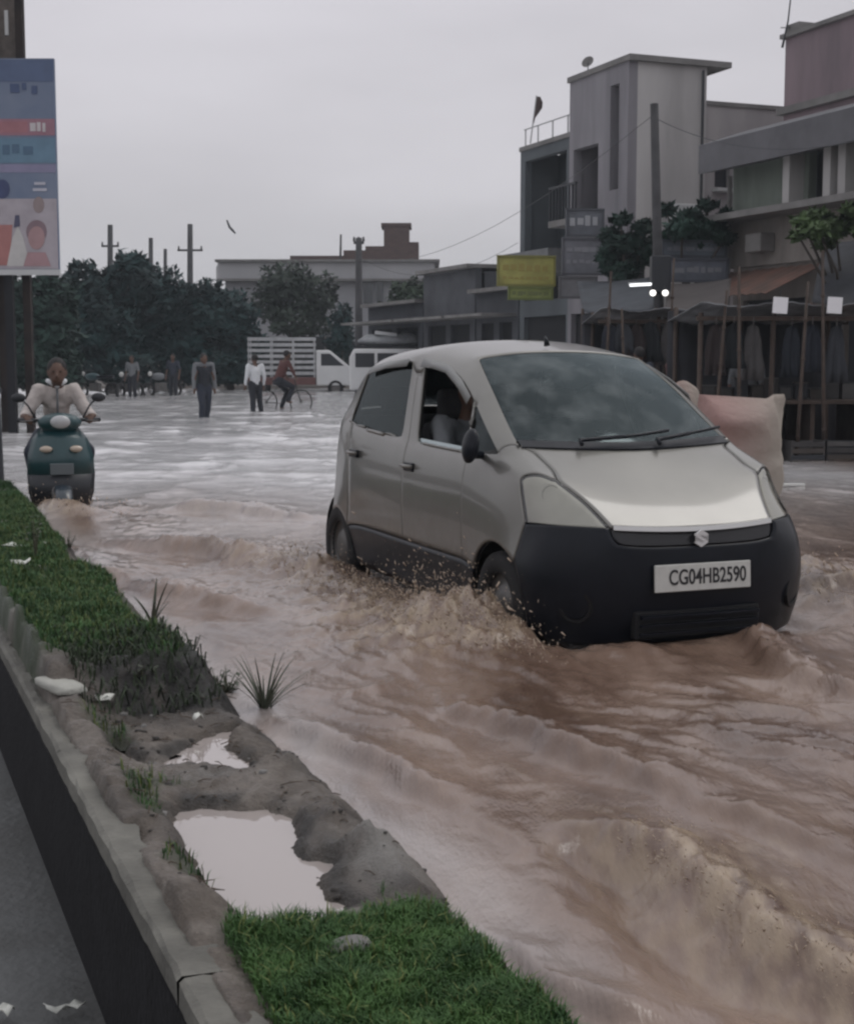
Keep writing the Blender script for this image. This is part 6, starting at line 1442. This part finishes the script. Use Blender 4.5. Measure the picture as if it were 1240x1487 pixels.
M_grass2 = mat('grass_blade_dark', (.070, .150, .048), .65, col2=(.022, .058, .022), scale=5, spec=.3)
o = scatter_grass('near_grass', 2.0, 3.02, 26000, .018, .045, .0016, M_grass, 1); o['label'] = 'short green grass on the nearest end of the verge'
o = scatter_grass('bank_grass', 4.9, 14.2, 42000, .018, .050, .0028, M_grass2, 2); o['label'] = 'short green grass on the farther bank of the verge'
o = scatter_grass('yellow_grass', 2.0, 12.0, 9000, .02, .06, .0022, mat('grass_yellow', (.14, .17, .05), .7, col2=(.07, .10, .03), scale=9, spec=.3), 7); o['label'] = 'scattered yellow-green grass blades along the verge'
o = scatter_grass('sparse_grass', 3.0, 4.9, 2600, .015, .045, .0018, M_grass2, 3); o['label'] = 'sparse grass tufts on the mud between the puddles'

def scatter_weeds(name, n, seed, fol):
    r = np.random.RandomState(seed); S = 4.85 + .85 * r.rand(n); T = .68 + .62 * r.rand(n); X = S * UX + T * RX; Y = S * UY + T * RY; Z = verge_h(S, T, X, Y); ok = Z > .06; vs = []; fs = []
    for x, y, z in zip(X[ok], Y[ok], Z[ok]):
        a = r.uniform(0, 2 * pi); h = r.uniform(.02, .085); l = r.uniform(.4, 1.4); w = r.uniform(.0015, .004); d = Vector((cos(a), sin(a), 0)); p_ = Vector((-sin(a), cos(a), 0)) * w; b = Vector((x, y, z - .004)); i = len(vs)
        vs += [b - p_, b + p_, b + d * h * l * .4 + p_ + Vector((0, 0, h * .8)), b + d * h * l * .4 - p_ + Vector((0, 0, h * .8)), b + d * h * l + Vector((0, 0, h * (.95 - .5 * l)))]; fs += [(i, i + 1, i + 2, i + 3), (i + 3, i + 2, i + 4)]
    o = raw(name, vs, fs, fol, None, smooth=False); o['kind'] = 'stuff'; o['label'] = 'rank drooping weeds on the dark mud bank'
scatter_weeds('bank_weeds', 1000, 9, mat('rank_weed', (.045, .062, .035), .7, col2=(.018, .024, .016), scale=9, spec=.3))
M_stem = mat('weed_stem', (.085, .085, .05), .7, col2=(.05, .055, .035), scale=20)
M_weed = mat('weed_leaf', (.075, .085, .055), .7, col2=(.035, .045, .03), scale=12)
def on_verge(px, py):
    z = .08
    for _ in range(14):
        q = gp(px, py, z); s_, t_ = world2road(q.x, q.y); g = ground_z(s_, t_) if (.56 < t_ < 1.75 and s_ < 16) else 0; z += (max(g, 0) - z) * .6
    return z
def weed(label, px, py, z, n, h, seed, spread=.9, leafy=0, lw=.010):
    z = on_verge(px, py); q = gp(px, py, z); r = random.Random(seed); R = thing('weed_plant', label, 'plant', (q.x, q.y, z - .02), 0, 'weeds along the water edge')
    for k in range(n):
        a = 2 * pi * k / n + r.uniform(-.4, .4); L_ = h * r.uniform(.55, 1.1); o_ = spread * r.uniform(.3, 1.0)
        pts = []; 
        for j in range(6):
            u = j / 5; pts.append(Vector((cos(a) * L_ * o_ * u ** 1.15, sin(a) * L_ * o_ * u ** 1.15, L_ * (u * (1.1 - .45 * o_ * u)))))
        m = MB(); pr_ = Vector((-sin(a), cos(a), 0))
        for j, p_ in enumerate(pts):
            w = lw * (1 - (j / 5) ** 2 * .85); m.v += [p_ - pr_ * w, p_ + Vector((0, 0, -w * .5)), p_ + pr_ * w]
        for j in range(5): m.f += [(3 * j, 3 * j + 1, 3 * j + 4, 3 * j + 3), (3 * j + 1, 3 * j + 2, 3 * j + 5, 3 * j + 4)]
        st_o = m.build('leaf_blade' if not leafy else 'stem', M_weed if not leafy else M_stem, R, smooth=True)
        if leafy:
            for j in range(leafy):
                u = .35 + .65 * j / leafy; p_ = pts[0].lerp(pts[-1], u); p_.z = L_ * (u * (1.1 - .45 * o_ * u)); b_ = r.uniform(0, 2 * pi); d = Vector((cos(b_), sin(b_), .4)); sd = Vector((-sin(b_), cos(b_), 0)); ll = r.uniform(.02, .035)
                MB().add([p_, p_ + d * ll * .5 + sd * ll * .3, p_ + d * ll, p_ + d * ll * .5 - sd * ll * .3], [(0, 1, 2, 3)]).build('leaf', M_weed, st_o)
    return R
weed('spiky weed with long upright blades rising from the water at the bank', 384, 1032, .0, 30, .24, 5, 1.0, 0, .0055)
weed('small forked dark weed on the edge of the grassy bank', 222, 905, .05, 8, .26, 6, .8, 0, .010)
weed('tangled low weed on the mud edge left of the spiky one', 330, 1005, .04, 22, .12, 7, 1.2, 2, .004)
weed('thin leafy stalks standing at the far end of the verge', 52, 815, .12, 6, .32, 8, .35, 5, .005)
weed('leafy weed on the far verge near the scooter spray', 100, 800, .05, 7, .16, 9, .7, 4, .005)
weed('drooping weed growing from the dark mud bank', 205, 985, .15, 9, .10, 10, 1.0, 3, .003)

def stone(name, label, cat, px, py, z, r, material, seed, rz=0, flat=1.0, lift=.1, fixz=None):
    z = on_verge(px, py) if fixz is None else fixz; q = gp(px, py, z); m = bmesh.new(); bmesh.ops.create_icosphere(m, subdivisions=3, radius=1)
    for v in m.verts:
        d = v.co.copy(); n_ = float(fbm(np.array(d.x * 1.4 + seed), np.array(d.y * 1.4 + d.z * 1.1), 3, seed)); e = [abs(c) ** flat * (1 if c > 0 else -1) for c in d]
        v.co = Vector((e[0] * r[0], e[1] * r[1], e[2] * r[2])) * (1 + .18 * n_)
    me = bpy.data.meshes.new(name); m.to_mesh(me); m.free(); me.materials.append(material)
    for p_ in me.polygons: p_.use_smooth = True
    o = bpy.data.objects.new(name, me); COL.objects.link(o); o.location = (q.x, q.y, z + r[2] * lift); o.rotation_euler = (.05, .04, rz); return tag(o, label, cat)
M_stone = mat('pale_stone', (.42, .42, .38), .75, col2=(.33, .33, .30), scale=18, bump=.3, bscale=60)
M_gst = mat('grey_cement_lump', (.24, .235, .225), .6, col2=(.13, .125, .12), scale=14, bump=.4, bscale=70)
stone('flat_stone', 'flat pale slab lying in the grass beside the wall coping', 'stone', 88, 1000, .17, (.06, .11, .020), M_stone, 3, .75, .7, .6, .165)
stone('grey_rock', 'small grey rock at the grass tip below the large puddle', 'stone', 510, 1385, .07, (.05, .03, .028), M_gst, 8, .4, .8)
stone('small_rock', 'small pale rock on the bank edge under the forked weed', 'stone', 222, 925, .05, (.035, .03, .03), M_stone, 9, .2)
for i, (px, py, rr, lab) in enumerate(((322, 1283, .022, 'dark clod standing in the large puddle'), (386, 1352, .018, 'dark clod at the near rim of the large puddle'), (405, 1330, .008, 'tiny dark clod in the middle of the near puddle half'), (340, 1272, .014, 'dark clod tip rising beside the bigger puddle clod'), (300, 1265, .012, 'dark clod at the left rim of the large puddle'), (610, 1315, .02, 'dark clod at the water edge above the wet branch'))):
    stone('mud_clod', lab, 'clod', px, py, .045, (rr * 1.6, rr * 1.1, rr * .8), mat('black_mud', (.03, .026, .022), .6, var=.3, scale=30), 20 + i, i * .7)
lg = MB().tube([gp(545, 1308, .03), gp(580, 1318, .035), gp(620, 1314, .03), gp(645, 1308, .02)], [.012, .015, .013, .006], 8).build('wet_branch', mat('wet_wood', (.035, .028, .023), .5, var=.2, scale=30), smooth=True); tag(lg, 'dark wet branch lying at the water edge below the grey mud hump', 'branch')
M_lit = mat('white_litter', (.66, .67, .62), .6, var=.1)
def litter(label, px, py, z, w, h, rz, seed):
    z = on_verge(px, py) if z > 0 else z; q = gp(px, py, z); r = random.Random(seed); vs = []; fs = []
    for i in range(5):
        for j in range(3): vs.append((w * (i / 4 - .5) + r.uniform(-.1, .1) * w * .2, h * (j / 2 - .5) + r.uniform(-.1, .1) * h, .012 + r.uniform(-.01, .018)))
    for i in range(4):
        for j in range(2): fs.append((i * 3 + j, i * 3 + j + 1, i * 3 + 4 + j, i * 3 + 3 + j))
    o = raw('crumpled_wrapper', vs, fs, M_lit, None); o.location = (q.x, q.y, z + .01); o.rotation_euler = (0, 0, rz); md = o.modifiers.new('t', 'SOLIDIFY'); md.thickness = .002; return tag(o, label, 'litter')
litter('torn white wrapper on the far end of the grass bank', 35, 797, .20, .26, .10, .35, 1); litter('white scrap in the grass in front of the leafy stalks', 30, 822, .20, .10, .06, .2, 2); litter('white scrap on the dark mud bank by the small puddle', 288, 1052, .07, .03, .02, .8, 3); litter('small torn scrap right of the flat pale slab', 152, 1024, .16, .06, .03, .6, 4)
litter('thin white scrap lying on the dark forecourt floor', 95, 1476, -.345, .10, .025, .5, 5); litter('white scrap at the very corner of the forecourt floor', 5, 1482, -.345, .05, .04, .2, 6)

# clods, pebbles and scraps strewn over the mud
def clods(n, seed):
    r = np.random.RandomState(seed); S = r.uniform(2.9, 6.2, n); T = r.uniform(.64, 1.32, n); X = S * UX + T * RX; Y = S * UY + T * RY; Z = verge_h(S, T, X, Y); vs = []; fs = []
    for s_, x, y, z in zip(S, X, Y, Z):
        if z < .0: continue
        a = .002 + .011 * r.rand() ** 4; b = len(vs); k = 6
        for j, (rr, zz) in enumerate(((1.0, -.3), (.85, .5))):
            for i in range(k): an = 2 * pi * i / k + r.rand() * .5; q = rr * a * (.7 + .6 * r.rand()); vs.append((x + cos(an) * q * 1.3, y + sin(an) * q, z + zz * a))
        vs.append((x, y, z + .8 * a))
        for i in range(k): fs.append((b + i, b + (i + 1) % k, b + k + (i + 1) % k, b + k + i)); fs.append((b + k + i, b + k + (i + 1) % k, b + 2 * k))
    return vs, fs
for nm, n, sd, mt_, lb in (('dark_clods', 420, 5, mat('black_mud', (.03, .026, .022), .6, var=.3, scale=30), 'dark mud crumbs strewn over the verge'), ('pale_pebbles', 70, 6, M_gst, 'grey pebbles strewn over the verge')):
    vs_, fs_ = clods(n, sd); o = raw(nm, vs_, fs_, mt_, None); o['kind'] = 'stuff'; o['label'] = lb
def twigs(n, seed):
    r = random.Random(seed); m = MB()
    for _ in range(n):
        s_, t_ = r.uniform(2.9, 6.0), r.uniform(.62, 1.28); z = ground_z(s_, t_)
        if z < .02: continue
        a = r.uniform(0, pi); l = r.uniform(.015, .07); p_ = rd(s_, t_, z + .004); d = Vector((cos(a), sin(a), r.uniform(-.1, .15))) * l; m.tube([p_ - d * .5, p_ + Vector((0, 0, .004)), p_ + d * .5], [.0015, .002, .001], 4)
    return m
o = twigs(150, 3).build('twig_litter', mat('twig_brown', (.07, .05, .035), .8, var=.4, scale=40)); o['kind'] = 'stuff'; o['label'] = 'small twigs and straw strewn over the mud'
# dark post at the left edge and spray
q = gp(2, 700, 0); pt = thing('leaning_post', 'dark post standing in the water at the left edge', 'post', (q.x - .02, q.y, -.25)); MB().tube([(0, 0, 0), (-.01, 0, .6), (-.02, 0, 1.22)], [.06, .055, .05], 9).build('shaft', M_dark, pt, smooth=True); MB().ball((-.02, 0, 1.22), (.075, .075, .05), 10, 8).build('cap', M_dark, pt, smooth=True)
def droplets(name, label, gens, seed, material):
    r = random.Random(seed); vs = []; fs = []
    O = [Vector(d) for d in ((1, 0, 0), (-1, 0, 0), (0, 1, 0), (0, -1, 0), (0, 0, 1), (0, 0, -1))]; FF = [(0, 2, 4), (2, 1, 4), (1, 3, 4), (3, 0, 4), (2, 0, 5), (1, 2, 5), (3, 1, 5), (0, 3, 5)]
    for n, fn, r0, r1 in gens:
        for _ in range(n):
            c = fn(r); rr = r0 + (r1 - r0) * r.random() ** 3; st = 1 + r.random() ** 2 * 5; i = len(vs); tl_ = Vector((r.uniform(-1.2, .4), r.uniform(-.8, .8), r.uniform(.2, 1.4))).normalized()
            for d in O: vs.append(c + d * rr + tl_ * (d.dot(tl_) * rr * (st - 1)))
            fs += [tuple(i + k for k in f) for f in FF]
    o = raw(name, vs, fs, material, None); o['kind'] = 'stuff'; o['label'] = label; return o
M_drop = mat('muddy_drop', (.42, .335, .26), .2, ior=1.33)
def carp(x, y, z): p_ = CARM @ Vector((x, y, 0)); return Vector((p_.x + CARX, p_.y + CARY, z))
def g_front(r): return carp(.14 + r.gauss(0, .34), .86 + abs(r.gauss(0, .16)), .05 + r.expovariate(1 / .06))
def g_side(r): return carp(r.uniform(-2.6, .2), .88 + abs(r.gauss(0, .17)), .01 + r.expovariate(1 / .045))
def g_right(r): return carp(r.uniform(-1.5, .7), -.95 - abs(r.gauss(0, .3)), abs(r.gauss(.08, .08)))
BR_ = [Vector((a, b, 0)) for a, b in BREAK]
def g_break(r):
    i = r.randrange(2, len(BR_) - 1); p_ = BR_[i].lerp(BR_[i + 1], r.random()); return p_ + Vector((r.gauss(0, .05), r.gauss(0, .05), abs(r.gauss(.06, .04))))
def g_scoot(r): return Vector((-3.1 + r.gauss(0, .25), 12.0 + r.gauss(0, .2), abs(r.gauss(.05, .08))))
droplets('spray_droplets', 'muddy spray thrown up along the car flank and by the breaking wave', [(5200, g_front, .0010, .0055), (3200, g_side, .0010, .005), (1500, g_right, .0012, .006), (900, g_break, .0006, .003), (500, g_scoot, .002, .007)], 4, M_drop)

# ------------------------------------------------------------------ thin rain haze
hz = MB().box((0, 110, 6), (300, 232, 14.2)).build('haze', None)
hz.data.materials.clear(); mh = bpy.data.materials.new('rain_haze'); mh.use_nodes = True; N = mh.node_tree.nodes; N.clear(); ou = N.new('ShaderNodeOutputMaterial'); pv_ = N.new('ShaderNodeVolumePrincipled')
pv_.inputs['Color'].default_value = (.86, .93, 1.0, 1); pv_.inputs['Density'].default_value = .0010; pv_.inputs['Anisotropy'].default_value = .2
mh.node_tree.links.new(pv_.outputs[0], ou.inputs['Volume']); hz.data.materials.append(mh); hz['kind'] = 'stuff'; hz['label'] = 'thin rain haze filling the street'
